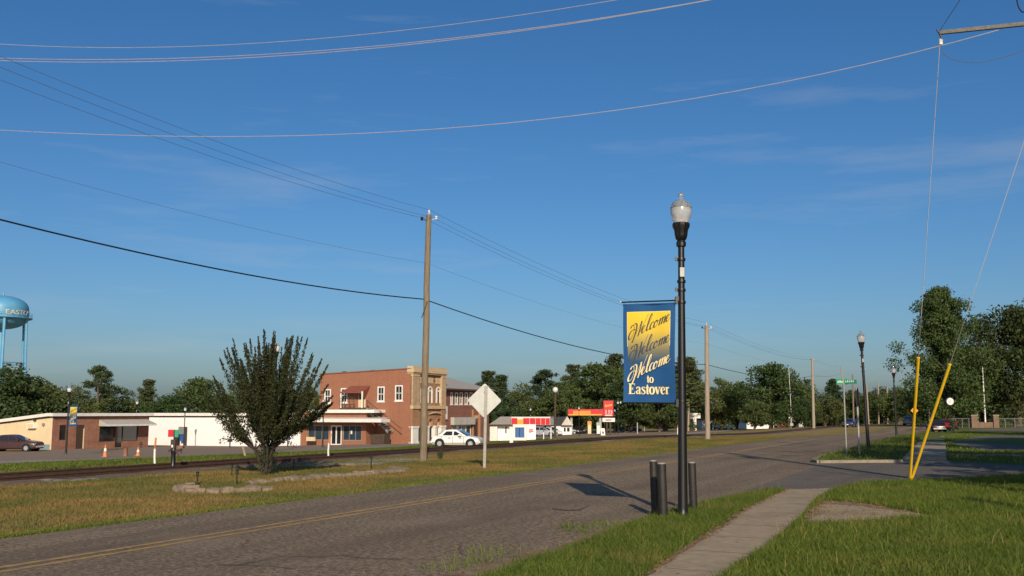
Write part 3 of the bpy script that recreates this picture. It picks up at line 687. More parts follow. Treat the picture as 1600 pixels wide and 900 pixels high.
# ---- the two-storey brick bank building
base = ground_at(642, 693.5); base.z -= .05
LX, WY, H = 11.9, 7.4, 8.0
bank = thing('bank_building', base, RZ, 'two-storey red brick corner building with tan arched front and outside stair', 'building')
def bx(px): # photo column on the side wall to local x (0 at the corner, negative to the left)
    r = ray(px, 640); k = r.x / r.y
    # corner + t*(-e): e=(DY,-DX)
    return -(base.x - k*base.y) / (DY + k*DX) * 1.0
def pz(px, py, lx, ly=0): # height on that wall of a photo row
    X = base.x + DY*lx + DX*ly; Y = base.y - DX*lx + DY*ly
    return depth_at(px, py, Y).z - base.z
wins = [(506.5,516.5,608,630.5), (532,542.5,606.5,629.5), (589.5,600.5,604,627.5), (617,629,602,626.5)]
W_ = []
for a, b, t0, t1 in wins:
    x0, x1 = bx(a), bx(b); W_.append((x0, x1, pz(a, t1, x0), pz(a, t0, x0)))
dx0, dx1 = bx(559), bx(571); dz0, dz1 = pz(565, 636.5, dx0), pz(565, 613, dx0)
mb = MB(); wall_holes(mb, -LX, 0, -1, H, W_ + [(dx0, dx1, dz0, dz1)], 0)
mb.add([(-LX,0,-1),(-LX,WY,-1),(-LX,WY,H),(-LX,0,H)], [(0,1,2,3)]); mb.add([(-LX,WY,-1),(0,WY,-1),(0,WY,H),(-LX,WY,H)], [(0,1,2,3)])
mb.v = [(x_, y_, z_ + .036*x_ if abs(z_-H) < 1e-6 else z_) for x_, y_, z_ in mb.v]      # the parapet falls towards the back
mb.build('wall', M['brick_red'], bank)
MB().bar((-LX-.06, .13, H+.055-.036*LX), (-.02, .13, H+.055), .42, .11).build('coping', M['brick_dark'], bank)
MB().box(-LX+.1, -.1, .1, WY-.1, H-1.2, H-1.05).build('roof', M['roof_tar'], bank)
for w in W_: window(bank, *w, y=0, fw=.13, vert=True)
# upper door, landing, rust awning and stair
d = MB().box(dx0, dx1, .06, .12, dz0, dz1).build('door', M['cream'], bank)
MB().box(dx0+.12, dx1-.12, .04, .058, dz0+.9, dz1-.2).build('pane', M['glass_dark'], d)
ax0, ax1 = bx(541), bx(578.5); az1, az0 = pz(560, 603, ax0), pz(560, 613.5, ax0)
aw = MB(); aw.add([(ax0+.6,-.01,az1),(ax1,-.01,az1),(ax1-.45,-1.3,az0),(ax0,-1.3,az0),(ax0+.6,-.01,az1-.06),(ax1,-.01,az1-.06),(ax1-.45,-1.3,az0-.08),(ax0,-1.3,az0-.08)], [(0,1,2,3),(7,6,5,4),(0,3,7,4),(1,5,6,2),(3,2,6,7),(0,4,5,1)])
aw.add([(ax1,-.012,az1-.06),(ax1-.45,-1.3,az0-.08),(ax1-.7,-.012,az0-.75)], [(0,1,2)])
aw.build('awning', M['awning_rust'], bank)
lz = pz(560, 637.5, dx0); sx_l = bx(583) - .1
MB().box(ax0, sx_l, -1.3, -.01, lz-.12, lz).build('landing', M['wood_dark'], bank)
rl = MB()
for zz in (.35, .75, 1.05): rl.bar((ax0+.04,-1.27,lz+zz), (ax1-1.3,-1.27,lz+zz), .035, .035)
for k in range(4): rl.bar((ax0+.04+(ax1-1.34-ax0)*k/3,-1.27,lz), (ax0+.04+(ax1-1.34-ax0)*k/3,-1.27,lz+1.08), .05, .05)
rl.build('railing', M['wood_dark'], bank)
MB().bar((ax0+.1,-1.2,lz), (ax0+.1,-1.2,az0), .13, .13).build('post', M['white_trim'], bank)
MB().bar((dx1+.35,-1.2,lz), (dx1+.35,-1.2,az0+.1), .13, .13).build('post', M['white_trim'], bank)
sx0, sx1 = bx(583), bx(616); sz1 = pz(608, 675, sx1)
stair = MB(); stair.bar((sx0-.2,-1.15,lz-.1), (sx1,-1.15,sz1), .06, .26); stair.bar((sx0-.2,-.25,lz-.1), (sx1,-.25,sz1), .06, .26)
stair.build('stair_stringer', M['galv'], bank)
tread = MB().box(-.14, .14, -1.13, -.27, -.02, .02).mesh('tread', M['awning_white'])
for k in range(11):
    o = make_obj('tread', tread, bank); t_ = (k+.5)/11; o.location = (sx0-.2 + (sx1-sx0+.2)*t_, 0, lz-.02 + (sz1-lz+.02)*t_ + .1)
hr = MB(); hr.bar((sx0-.1,-1.2,lz+.85), (bx(637),-1.2,sz1+.35), .05, .06)
for k in range(5):
    t_ = k/4; xx = sx0 + (sx1-sx0)*t_; hr.bar((xx,-1.2,lz+(sz1-lz)*t_), (xx,-1.2,lz+.85+(sz1+.75-lz-.85)*t_), .045, .045)
hr.bar((sx1,-1.15,sz1), (sx1,-1.15,-.4), .09, .09); hr.bar((bx(597),-1.15,lz-.9), (bx(597),-1.15,-.4), .09, .09)
hr.build('handrail', M['wood_dark'], bank)
# tan front, looks to +x; local y runs away from the corner
fz = dict(belt0=3.75, belt1=4.1)
def fy(px): return (px-642)/58.0*WY
cw = [fy(663), fy(674.8), fy(689.5)]
mb = MB()
upper = [(c-.42, c+.42, 4.35, 5.75) for c in cw]
for c in cw: pass
# upper storey panel with round-headed openings
def wall_arches(mb, y0, y1, z0, z1, arches, plane, depth):
    """face looking to +x with arched openings; arches = (centre, width, sill, springing)"""
    edges = [y0]
    for c, w, s, sp in arches: edges += [c-w/2, c+w/2]
    edges.append(y1)
    for k in range(0, len(edges), 2): mb.add([(plane,edges[k],z0),(plane,edges[k+1],z0),(plane,edges[k+1],z1),(plane,edges[k],z1)], [(0,1,2,3)])
    for c, w, s, sp in arches:
        if s > z0: mb.add([(plane,c-w/2,z0),(plane,c+w/2,z0),(plane,c+w/2,s),(plane,c-w/2,s)], [(0,1,2,3)])
        n = 10; ap = arch_poly(c, w, s, sp, n)[1:-1]
        for k in range(n):
            (ya, za), (yb, zb) = ap[k], ap[k+1]; mb.add([(plane,ya,za),(plane,yb,zb),(plane,yb,z1),(plane,ya,z1)], [(0,1,2,3)])
        full = arch_poly(c, w, s, sp, n)
        for k in range(len(full)):
            (ya, za), (yb, zb) = full[k], full[(k+1) % len(full)]; mb.add([(plane,ya,za),(plane,yb,zb),(plane-depth,yb,zb),(plane-depth,ya,za)], [(0,1,2,3)])
mb = MB(); wall_arches(mb, 0, WY, fz['belt1'], H-.35, [(c, .95, 4.4, 5.7) for c in cw], -.12, .25)
mb.build('wall', M['brick_orange'], bank)
mb = MB(); wall_arches(mb, 0, WY, 1.85, fz['belt0'], [(c, 1.05, 1.85, 2.15) for c in cw], -.02, .3)
mb.build('wall', M['brick_orange'], bank)
for c in cw:
    sur = MB(); arch_band(sur, c, .75, 5.7, .17, -.12, -.05, .07)
    for s_ in (-1, 1): sur.box(-.17, -.05, min(c+s_*.375, c+s_*.545), max(c+s_*.375, c+s_*.545), 4.4, 5.7)
    w_ = sur.build('window', M['white_trim'], bank)
    gl = MB(); gl.prism(arch_poly(c, .85, 4.4, 5.7), 'x', -.32, -.30); gl.build('pane', M['glass_dark'], w_)
    MB().prism([(c-.36, 5.66)] + [(c-.36*math.cos(math.pi*k/8), 5.7+.36*math.sin(math.pi*k/8)) for k in range(9)] + [(c+.36, 5.66)], 'x', -.29, -.24).build('fanlight', M['white_trim'], w_)
    MB().box(-.26, -.22, c-.025, c+.025, 4.42, 5.64).build('mullion', M['white_trim'], w_)
    pn = MB(); pn.box(-.118, -.06, c-.62, c+.62, 6.55, 7.2); pn.build('panel', M['tan_stone'], bank)
    ar = MB(); arch_band(ar, c, 1.05, 2.15, .2, -.02, .002, .07); ar.build('arch', M['brick_orange'], bank)
    gl = MB(); gl.prism(arch_poly(c, 1.1, 0, 2.15), 'x', -.36, -.33); d = gl.build('door' if c == cw[1] else 'window', M['glass_dark'], bank)
    fr = MB(); fr.box(-.33, -.27, c-.04, c+.04, 0, 2.1); fr.box(-.33, -.272, c-.5, c+.5, 1.8, 1.95); fr.build('frame', M['white_trim'], d)
    MB().prism(arch_poly(c, .9, 1.98, 2.15), 'x', -.325, -.28).build('fanlight', M['cream'], d)
for (a, b) in ((0.0, 1.45), (WY-.95, WY)):
    pl = MB().box(-.12, .16, a-.0, b, fz['belt1'], H-.45).build('pilaster', M['brick_tan'], bank)
    MB().box(-.1, .21, a-.02, b+.02, H-.75, H-.6).build('capital', M['tan_stone'], pl)
    MB().box(-.1, .12, a, b, 1.9, fz['belt0']).build('pier', M['brick_orange'], bank)
cols = [(.06, 1.28)] + [(c-.2, c+.2) for c in ((cw[0]+cw[1])/2, (cw[1]+cw[2])/2)] + [(WY-1.05, WY-.03)]
for a, b in cols:
    cc = MB().box(-.3, .17, a, b, -.3, 1.88); cc.box(-.3, .22, a-.06, b+.06, 1.68, 1.9); cc.box(-.3, .22, a-.06, b+.06, -.3, .25); cc.build('column', M['white_trim'], bank)
MB().box(-.12, .24, -.02, WY+.02, fz['belt0'], fz['belt1']).build('belt_course', M['tan_stone'], bank)
cor = MB().box(-.5, .34, -.14, WY+.1, H-.35, H-.05); cor.box(-.5, .26, -.08, WY+.05, H-.05, H+.32); cor.box(-.5, .22, -.04, WY+.03, H-.5, H-.35); cor.build('cornice', M['tan_stone'], bank)
orn = MB()
orn.tube([(.12, WY*.48, 3.15), (.16, WY*.58, 3.32), (.16, WY*.68, 3.36), (.16, WY*.8, 3.28), (.12, WY*.9, 3.05)], [.03,.09,.11,.08,.03], 6); orn.build('ornament', M['tan_stone'], bank)
mb = MB()
for xx, s_ in ((-LX+1.2, .32), (-LX+5.1, .38)): mb.tube([(xx, 3, H-1.1), (xx, 3, H+.05+.02*xx), (xx, 3, H+.25+.02*xx)], [s_*.5, s_*.55, s_*.75], 8)
mb.build('roof_vent', M['roof_tar'], bank)

# ---- the low shop built against its side
sbase = ground_at(470, 698); sb2 = ground_at(470, 698)
SD = 1.75                            # how far the shop stands out from the side wall
qx, qy = base.x - DX*SD, base.y - DY*SD; kk = ray(470, 680); kk = kk.x / kk.y
ll = (kk*qy - qx) / (DY + kk*DX); sx, sy = qx + DY*ll, qy - DX*ll
shop_rz = RZ
shop = thing('corner_shop', (sx, sy, T(sx, sy)-.05), RZ, 'low brick shop with two long white canopies against the brick building', 'building')
SZ = T(sx, sy) - .05
def hx(px, ly=0):
    r = ray(px, 670); k = r.x / r.y
    # sx + DY*l + DX*ly = k (sy - DX*l + DY*ly)
    return (k*(sy+DY*ly) - sx - DX*ly) / (DY + k*DX)
def hz(px, py, lx, ly=0): return depth_at(px, py, sy - DX*lx + DY*ly).z - SZ
SW = hx(572); 
gz0, gz1 = hz(520, 688, 4), hz(520, 664.5, 4)
wx = [(hx(481), hx(514)), (hx(536), hx(565))]
ddx = (hx(517), hx(534))
mb = MB(); wall_holes(mb, 0, SW, -1, hz(520, 645, 4), [(a, b, gz0, gz1) for a, b in wx] + [(ddx[0], ddx[1], 0.05, gz1)], 0)
zt = hz(520, 645, 4)
mb.add([(0,0,-1),(0,SD-.01,-1),(0,SD-.01,zt),(0,0,zt)], [(0,1,2,3)]); mb.add([(SW,0,-1),(SW,SD-.01,-1),(SW,SD-.01,zt),(SW,0,zt)], [(0,1,2,3)])
mb.build('wall', M['brick_red'], shop)
MB().box(hx(481, -.5), hx(584, -.5), -.5, SD-.02, zt, zt+.34).build('upper_canopy', M['white_trim'], shop)
lz0, lz1 = hz(520, 659.5, 4, -1.5), hz(520, 653, 4, -1.5)
cnp = MB(); l0_, l1_ = hx(468, -1.8), hx(595, -1.8); cnp.box(l0_, l1_, -1.8, -.01, lz0, lz0+.34); cnp.add([(l0_,-1.8,lz0+.342),(l1_,-1.8,lz0+.342),(l1_,-.01,lz0+.48),(l0_,-.01,lz0+.48)], [(0,1,2,3)])
cnp.build('lower_canopy', M['white_trim'], shop)
for a, b in wx:
    f = MB(); f.box(a, a+.07, .03, .12, gz0, gz1); f.box(b-.07, b, .03, .12, gz0, gz1); f.box(a+.07, b-.07, .03, .12, gz0, gz0+.07); f.box(a+.07, b-.07, .03, .12, gz1-.07, gz1)
    for k in (1, 2): f.box(a+(b-a)*k/3-.03, a+(b-a)*k/3+.03, .035, .11, gz0+.07, gz1-.07)
    fo = f.build('window', M['galv'], shop)
    for k in range(3): MB().box(a+(b-a)*k/3+.04, a+(b-a)*(k+1)/3-.04, .07, .085, gz0+.05, gz1-.05).build('pane', M['glass_blue'], fo)
st = MB().box(wx[1][0]+.95, wx[1][0]+1.15, .05, .068, gz0+.7, gz0+1.1); st.build('notice', M['white_trim'], shop)
fr = MB(); m_ = (ddx[0]+ddx[1])/2
for xx in (ddx[0]+.05, m_, ddx[1]-.05): fr.box(xx-.07, xx+.07, .0, .10, .05, gz1)
fr.box(ddx[0]+.12, ddx[1]-.12, .002, .098, gz1-.15, gz1); fr.box(ddx[0]+.12, ddx[1]-.12, .002, .098, .05, .3)
do = fr.build('door', M['white_trim'], shop)
for a, b in ((ddx[0]+.1, m_-.06), (m_+.06, ddx[1]-.1)): MB().box(a, b, .05, .065, .28, gz1-.12).build('pane', M['glass_dark'], do)
# things in front of the shop
def gthing(name, px, py, label, cat, rz=0, group=None, scale=1): return thing(name, ground_at(px, py), rz, label, cat, group, scale)
X0, Y0 = sx + DY*(SW+.9), sy - DX*(SW+.9)
dump = thing('dumpster', (X0+.5*DX, Y0-.3, T(X0, Y0)), RZ, 'dark dumpster under the outside stair', 'dumpster')
MB().prism([(-.1,.1),(1.5,.1),(1.6,1.15),(-.2,1.05)], 'y', -.6, .6).build('bin', M['wood_dark'], dump)
MB().add([(-.22,-.62,1.06),(1.62,-.62,1.16),(1.62,.62,1.2),(-.22,.62,1.1)], [(0,1,2,3)]).build('lid', M['black_metal'], dump)
rk = thing('sale_rack', (sx+DY*1.4+.2, sy-DX*1.4-1.1, T(sx, sy)), RZ, 'rack with pale goods below the left shop window', 'rack')
mb = MB(); [mb.bar((x_, .0, 0), (x_, .0, .75), .05, .05) for x_ in (-.5, .5)]; mb.build('frame', M['wood_dark'], rk)
for k in range(4): MB().box(-.55+.28*k, -.31+.28*k, -.1, .1, .55, .98).build('box', M['cream'], rk)

# ---- white walled building left of the shop
wx0, wy0 = sx - DY*21.4, sy + DX*21.4
wb = thing('white_building', (wx0, wy0, T(wx0, wy0)-.1), RZ, 'long windowless white-painted building behind the switch stand', 'building')
WZ = T(wx0, wy0) - .1
def wzz(px, py, lx): return depth_at(px, py, wy0 - DX*lx).z - WZ
HW = wzz(300, 652, 6)
MB().box(-1.7, 21.3, 0, 9, -1, HW).build('wall', M['white_paint'], wb)
MB().box(-1.9, 21.2, -.35, 9.2, HW+.16, HW+.50).build('roof_fascia', M['white_trim'], wb)
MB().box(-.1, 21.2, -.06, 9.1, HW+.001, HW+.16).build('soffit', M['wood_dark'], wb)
MB().box(0, 21.3, -.03, -.001, -1, .12).build('plinth', M['brick_shop'], wb)
lx_ = 4.1
ph = thing('pay_phone', (wx0+DY*lx_+.15*-DX, wy0-DX*lx_-.45, T(wx0, wy0)), RZ, 'grey and blue pay phone booth against the white wall', 'pay phone')
MB().box(-.05, .05, .0, .12, 0, 2.2).build('post', M['black_metal'], ph); 
hd = MB(); hd.box(.05, .95, -.1, .3, 1.35, 2.2); hd.build('hood', M['galv'], ph); MB().box(.35, .9, -.16, .12, .55, 1.3).build('phone', M['blue_panel'], ph); MB().box(.9, .98, -.1, .3, 0, 2.2).build('side_panel', M['black_metal'], ph)
MB().box(-.75, -.35, .05, .3, 0, 1.4).build('cabinet', M['door_brown'], ph)

# ---- brown brick storefront and its cream side wall
cx, cy = on_ground(81, 97.5).xy
cb = thing('storefront_building', (cx, cy, T(cx, cy)-.1), RZ, 'single-storey brown brick storefront with a cream side wall at far left', 'building')
CZ = T(cx, cy) - .1
fl = 15.5
def cyy(px):   # photo column on the street front -> local y
    r = ray(px, 680); k = r.x/r.y; return (cx - k*cy) / (k*DY - DX)
def cz_(px, py, ly=0, lx=0): return depth_at(px, py, cy + DY*ly - DX*lx).z - CZ
def cxx(px):
    r = ray(px, 680); k = r.x/r.y; return (k*cy - cx) / (DY + k*DX)
fl = cyy(232)
HC = cz_(81, 652, 0)
s0, s1 = cyy(155), cyy(216); sd0, sd1 = cyy(180), cyy(191); w0, w1 = cyy(92.5), cyy(103); d0, d1 = cyy(119), cyy(131.5)
zs0, zs1 = cz_(185, 689.5, (s0+s1)/2), cz_(185, 665, (s0+s1)/2)
mb = MB(); wall_holes(mb, 0, fl, -1, HC, [(s0, sd0, zs0, zs1), (sd0, sd1, .08, zs1), (sd1, s1, zs0, zs1), (w0, w1, cz_(97, 688, w0), cz_(97, 664, w0)), (d0, d1, .08, cz_(125, 664, d0))], 0, axis='y')
mb.build('wall', M['brick_shop'], cb)
mb = MB(); mb.add([(-16,0,-1),(0,0,-1),(0,0,HC),(-16,0,HC-1.45)], [(0,1,2,3)]); mb.build('side_wall', M['cream'], cb)
MB().box(-16, -.2, -.012, -.001, -1, .62).build('painted_dado', M['teal_paint'], cb)
rf_ = MB().box(-.4, .35, -.35, fl+.3, HC+.10, HC+.40); rf_.prism([(-16.2,HC-1.36),(-.401,HC+.1),(-.401,HC+.40),(-16.2,HC-1.06)], 'y', -.35, fl+.3); rf_.build('roof_fascia', M['white_trim'], cb)
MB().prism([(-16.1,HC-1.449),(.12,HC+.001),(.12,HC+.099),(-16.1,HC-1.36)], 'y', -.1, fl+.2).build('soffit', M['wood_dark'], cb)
for a, b, z0, z1 in ((s0+.05, sd0-.05, zs0, zs1), (sd1+.05, s1-.05, zs0, zs1), (w0, w1, cz_(97, 688, w0), cz_(97, 664, w0))):
    f = MB(); f.box(-.12, -.02, a, a+.06, z0, z1); f.box(-.12, -.02, b-.06, b, z0, z1); f.box(-.12, -.02, a+.06, b-.06, z1-.06, z1); f.box(-.12, -.02, a+.06, b-.06, z0, z0+.06); fo = f.build('window', M['door_brown'], cb)
    MB().box(-.10, -.085, a+.03, b-.03, z0+.03, z1-.03).build('pane', M['glass_dark'], fo)
MB().box(-.12, -.05, sd0, sd1, .08, zs1).build('door', M['glass_dark'], cb)
do = MB().box(-.12, -.04, d0, d1, .08, cz_(125, 664, d0)).build('door', M['door_brown'], cb)
MB().box(-.04, .02, d1-.09, d1, .1, 2.1).build('frame', M['cream'], do)
aw0, aw1 = cyy(152.5), cyy(230); az = cz_(190, 664.5, (aw0+aw1)/2, 1.2); at = cz_(190, 655.5, (aw0+aw1)/2)
aw = MB(); aw.add([(.01,aw0+.1,at),(.01,aw1-.1,at),(1.3,aw1,az+.12),(1.3,aw0,az+.12),(1.3,aw1,az-.06),(1.3,aw0,az-.06),(.01,aw0+.1,at-.08),(.01,aw1-.1,at-.08)], [(0,1,2,3),(3,2,4,5),(6,5,4,7)])
aw.add([(.01,aw0+.1,at),(1.3,aw0,az+.12),(1.3,aw0,az-.06),(.01,aw0+.1,az-.06)], [(0,1,2,3)])
aw.build('awning', M['awning_grey'], cb)
MB().box(1.302, 1.33, aw0, aw1, az-.06, az+.12).build('awning_valance', M['awning_white'], cb)
a0 = cxx(46); ac = MB().box(a0, a0+1.0, -.4, -.013, cz_(53, 669.5), cz_(53, 661.5)).build('air_conditioner', M['white_paint'], cb)
MB().box(a0+.08, a0+.92, -.41, -.401, cz_(53, 668.6), cz_(53, 662.4)).build('grille', M['cream'], ac)
MB().tube([(cxx(68),-.013,cz_(68,663.5)),(cxx(68),-.14,cz_(68,663.5))], .16, 10).build('electric_meter', M['galv'], cb)
for px_ in (14, 54): MB().box(cxx(px_)-.1, cxx(px_)+.15, -.2, -.013, cz_(px_, 661-.05*px_), cz_(px_, 659-.05*px_)).build('wall_lamp', M['door_brown'], cb)

# ---- two-storey building with the grey roof, right of the bank
N0 = WY + .35
nx, ny = base.x + DX*N0 - DY*.6, base.y + DY*N0 + DX*.6
nb = thing('grey_roofed_building', (nx, ny, T(nx, ny)-.1), RZ, 'two-storey dull brick building with a grey sheet roof behind the diamond sign', 'building')
NZ = T(nx, ny) - .1
def nyy(px):
    r = ray(px, 650); k = r.x/r.y; return (nx - k*ny) / (k*DY - DX)
def nz_(px, py): return depth_at(px, py, ny + DY*nyy(px)).z - NZ
NL = nyy(763); HN = nz_(712, 607)
ups = [(nyy(a), nyy(b), nz_(a, 632), nz_(a, 613)) for a, b in ((703.5,707),(710.5,715),(718,722.5),(726,730.5),(733.5,738),(742,746),(750,754))]
sh = (nyy(706), nyy(736), .55, nz_(720, 664)); dn = (nyy(739), nyy(746.5), .1, nz_(742, 660))
mb = MB(); wall_holes(mb, 0, NL, -1, HN, ups + [sh, dn], 0, axis='y')
mb.add([(0,0,-1),(-9,0,-1),(-9,0,HN),(0,0,HN)], [(0,1,2,3)]); mb.add([(0,NL,-1),(-9,NL,-1),(-9,NL,HN),(0,NL,HN)], [(0,1,2,3)])
mb.build('wall', M['brick_dark'], nb)
for w in ups: window(nb, *w, y=0, fw=.14, axis='y')
rf = MB(); ov = .75; zr = HN + 1.55
rf.add([(ov,-.3,HN-.05),(ov,NL+ov,HN-.05),(-9.5,NL+ov,HN-.05),(-9.5,-.3,HN-.05),(-4.2,-.3,zr),(-4.2,NL-3.2,zr)], [(0,1,5,4),(1,2,5),(2,3,4,5),(3,0,4),(3,2,1,0)])
rf.build('roof', M['roof_metal'], nb); MB().box(ov-.06, ov+.05, -.3, NL+ov, HN-.22, HN-.052).build('gutter', M['wood_dark'], nb)
ch = MB().box(-2.4, -1.5, 1.2, 2.1, HN, HN+1.6); ch.box(-2.5, -1.4, 1.1, 2.2, HN+1.6, HN+1.8); ch.build('chimney', M['brick_dark'], nb)
a_ = MB(); a_.box(.012, .5, nyy(704), nyy(737), nz_(720, 663.5), nz_(720, 652)); a_.build('awning', M['awning_grey'], nb)
f = MB()
f.box(-.12, -.02, sh[0]-.04, sh[1]+.04, sh[3]-.1, sh[3]-.001)
for k in range(5):
    yy = sh[0] + (sh[1]-sh[0])*k/4; f.box(-.12, -.02, yy-.05, yy+.05, sh[2], sh[3]-.1)
fo = f.build('window', M['white_trim'], nb)
for k in range(4): MB().box(-.09, -.075, sh[0]+(sh[1]-sh[0])*k/4+.06, sh[0]+(sh[1]-sh[0])*(k+1)/4-.06, sh[2], sh[3]).build('pane', M['glass_blue'] if k % 2 else M['galv'], fo)
MB().box(-.14, -.06, dn[0], dn[1], .1, dn[3]).build('door', M['door_brown'], nb)
for a, b in ((737.3, 738.6), (747.5, 749)): MB().box(.002, .2, nyy(a), nyy(b), -.5, nz_(742, 640)).build('pilaster', M['brick_orange'], nb)
MB().box(.004, .06, nyy(739.5), nyy(746.5), nz_(742, 654), nz_(742, 649)).build('sign_board', M['tan_stone'], nb)
dp = MB(); dp.box(.004, .25, -.1, .95, nz_(702, 655), nz_(702, 635)); dp.build('hanging_sign', M['white_trim'], nb)

# ---- kiosk with the red fascia
kp = ground_at(768, 689); kb = thing('kiosk_building', kp, RZ*.35, 'small white kiosk with a long red panelled fascia', 'building')
kd = kp.y
def kw(a): return (a-768)*kd/FPX
def kz(py): return depth_at(768, py, kd).z - kp.z
MB().box(0, kw(800), 0, 4, -.5, kz(662.5)).build('wall', M['white_paint'], kb)
MB().box(kw(766.5), kw(778), -.6, -.01, -.3, kz(665)).build('freezer', M['white_trim'], kb)
g_ = MB(); g_.add([(-.3,-.9,kz(664)),(kw(801),-.9,kz(664)),(kw(798),2,kz(651)),(kw(778),2,kz(651)),(-.3,4.2,kz(664)),(kw(801),4.2,kz(664))], [(0,1,2,3),(0,3,4),(3,2,5,4),(1,5,2)]); g_.build('roof', M['roof_metal'], kb)
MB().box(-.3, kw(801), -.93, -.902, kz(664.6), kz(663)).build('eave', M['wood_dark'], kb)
MB().box(kw(789.5), kw(791.5), -.02, -.001, kz(677), kz(667)).build('window', M['door_brown'], kb)
MB().box(kw(799.8), kw(860.5), -.6, 3.6, kz(652.2), kz(651.2)).build('canopy_roof', M['awning_white'], kb)
fas = MB().box(kw(800), kw(860), -.6, -.5, kz(664), kz(652.2)); fas.box(kw(859), kw(860), -.499, 3.6, kz(664), kz(652.2)); fas.build('fascia', M['awning_white'], kb)
for a, b in ((800.4,809.4),(818.5,828.2),(828.8,837.2),(837.8,845.4),(846,852.6),(853.2,859.6)):
    MB().box(kw(a), kw(b), -.625, -.601, kz(663.6), kz(653.2)).build('red_panel', M['red_sign'], kb)
MB().box(kw(809.6), kw(818.3), -.66, -.63, kz(662.5), kz(655)).build('yellow_emblem', M['yellow_sign'], kb)
for a in (826, 847, 858.5): MB().bar((kw(a), 1.5, -.3), (kw(a), 1.5, kz(652.3)), .12, .12).build('post', M['white_trim'], kb)
MB().box(kw(802), kw(826), 2.6, 3.4, -.3, kz(653)).build('back_wall', M['roof_dark'], kb)
vp = ground_at(812, 690.5)
vm = thing('drink_machine', vp, 0, 'blue drink machine in a white frame under the red fascia', 'vending machine'); vd = vp.y
ww = 10.5*vd/FPX; vh = 27*vd/FPX
mb = MB(); mb.box(-ww, -ww+.14, -.3, .3, .1, vh); mb.box(ww-.14, ww, -.3, .3, .1, vh); mb.box(-ww+.14, ww-.14, -.3, .3, vh-.2, vh); mb.box(-ww+.14, ww-.14, -.3, .3, .1, .28); mb.build('frame', M['white_trim'], vm)
MB().box(-ww+.14, -.02, -.22, .2, .281, vh-.201).build('panel', M['blue_panel'], vm); MB().box(.02, ww-.14, -.22, .2, .281, vh-.201).build('panel', M['blue_panel'], vm)
ip = ground_at(830, 688.5); im = thing('ice_freezer', ip, 0, 'white ice freezer with a red mark beside the blue machine', 'freezer')
w2 = 7*ip.y/FPX; h2 = 25*ip.y/FPX
MB().box(-w2, w2, -.4, .4, 0, h2).build('cabinet', M['white_paint'], im)
mk = MB(); mk.box(-w2*.5, w2*.4, -.415, -.401, h2*.62, h2*.70); mk.box(-w2*.55, w2*.1, -.415, -.401, h2*.5, h2*.58); mk.box(-w2*.1, w2*.5, -.418, -.402, h2*.54, h2*.59); mk.build('mark', M['red_sign'], im)
wp = ground_at(799, 695); wpo = thing('post', wp, 0, 'short white post left of the blue drink machine', 'post')
MB().box(-.1, .1, -.1, .1, 0, 26*wp.y/FPX).build('shaft', M['white_trim'], wpo)
MB().box(-.13, .13, -.13, .13, 26*wp.y/FPX, 26*wp.y/FPX+.06).build('cap', M['white_trim'], wpo)

# ---- small white house, filling station
hp = ground_at(880, 679.5); hs_ = hp.y/FPX
hb = thing('white_house', hp, 0, 'small white building with a pointed grey gable behind the parked cars', 'house')
MB().box(-17*hs_, 13*hs_, 0, 6, -.5, 16*hs_).build('wall', M['white_paint'], hb)
MB().add([(-18*hs_,-.5,15*hs_),(14*hs_,-.5,15*hs_),(6*hs_,3,28*hs_),(-15*hs_,3,27*hs_),(-18*hs_,6.3,15*hs_),(14*hs_,6.3,15*hs_)], [(0,1,2,3),(3,2,5,4),(0,3,4),(1,5,2)]).build('roof', M['roof_dark'], hb)
gb = MB().add([(-3*hs_,-.9,15*hs_),(15*hs_,-.9,15*hs_),(6*hs_,-.7,28.5*hs_),(-3*hs_,2.5,15*hs_),(15*hs_,2.5,15*hs_),(6*hs_,2.5,28.5*hs_)], [(0,1,2),(0,2,5,3),(1,4,5,2),(3,5,4),(0,3,4,1)]).build('gable', M['roof_metal'], hb)
for a, b in ((1,4), (6,10)): MB().box(a*hs_, b*hs_, -.03, -.001, 5*hs_, 11*hs_).build('window', M['glass_dark'], hb)
gsp = ground_at(915, 678); gs = gsp.y/FPX
st_ = thing('filling_station_canopy', gsp, RZ*.2, 'flat red filling station canopy with an orange and yellow band', 'canopy')
def sxx(px): return (px-915)*gs
MB().box(sxx(888), sxx(943), 0, 7, 28*gs, 38*gs).build('roof', M['red_sign'], st_)
MB().box(sxx(896), sxx(923), -.05, -.001, 30.5*gs, 35.5*gs).build('band', M['orange_sign'], st_)
MB().box(sxx(889), sxx(940), -.06, -.002, 28.5*gs, 30.3*gs).build('band', M['yellow_sign'], st_)
for a in (893, 938): MB().box(sxx(a)-.2, sxx(a)+.2, 1, 1.4, -.5, 28*gs).build('column', M['galv'], st_)
for nm, px_, top, c1, c2, lab in (('fuel_pump', 921, 655, 'orange_sign', 'cream', 'tan fuel pump with an orange top under the red canopy'), ('fuel_pump', 935, 657, 'galv', 'white_trim', 'pale fuel pump beside the sandwich board under the canopy')):
    p = ground_at(px_, 678); s_ = p.y/FPX; h_ = (678-top)*s_
    o = thing(nm, p, 0, lab, 'fuel pump'); MB().box(-2.6*s_, 2.6*s_, -.3, .3, 0, h_*.62).build('cabinet', M[c2], o); MB().box(-3*s_, 3*s_, -.34, .34, h_*.62, h_*.84).build('display', M[c1], o); MB().prism([(-1.6*s_, h_*.84), (1.6*s_, h_*.84), (1.2*s_, h_), (-1.2*s_, h_)], 'y', -.2, .2).build('topper', M['roof_dark'], o)
p = ground_at(951, 680); s_ = p.y/FPX
o = thing('price_sign', p, 0, 'tall red price sign with a white board below it', 'sign')
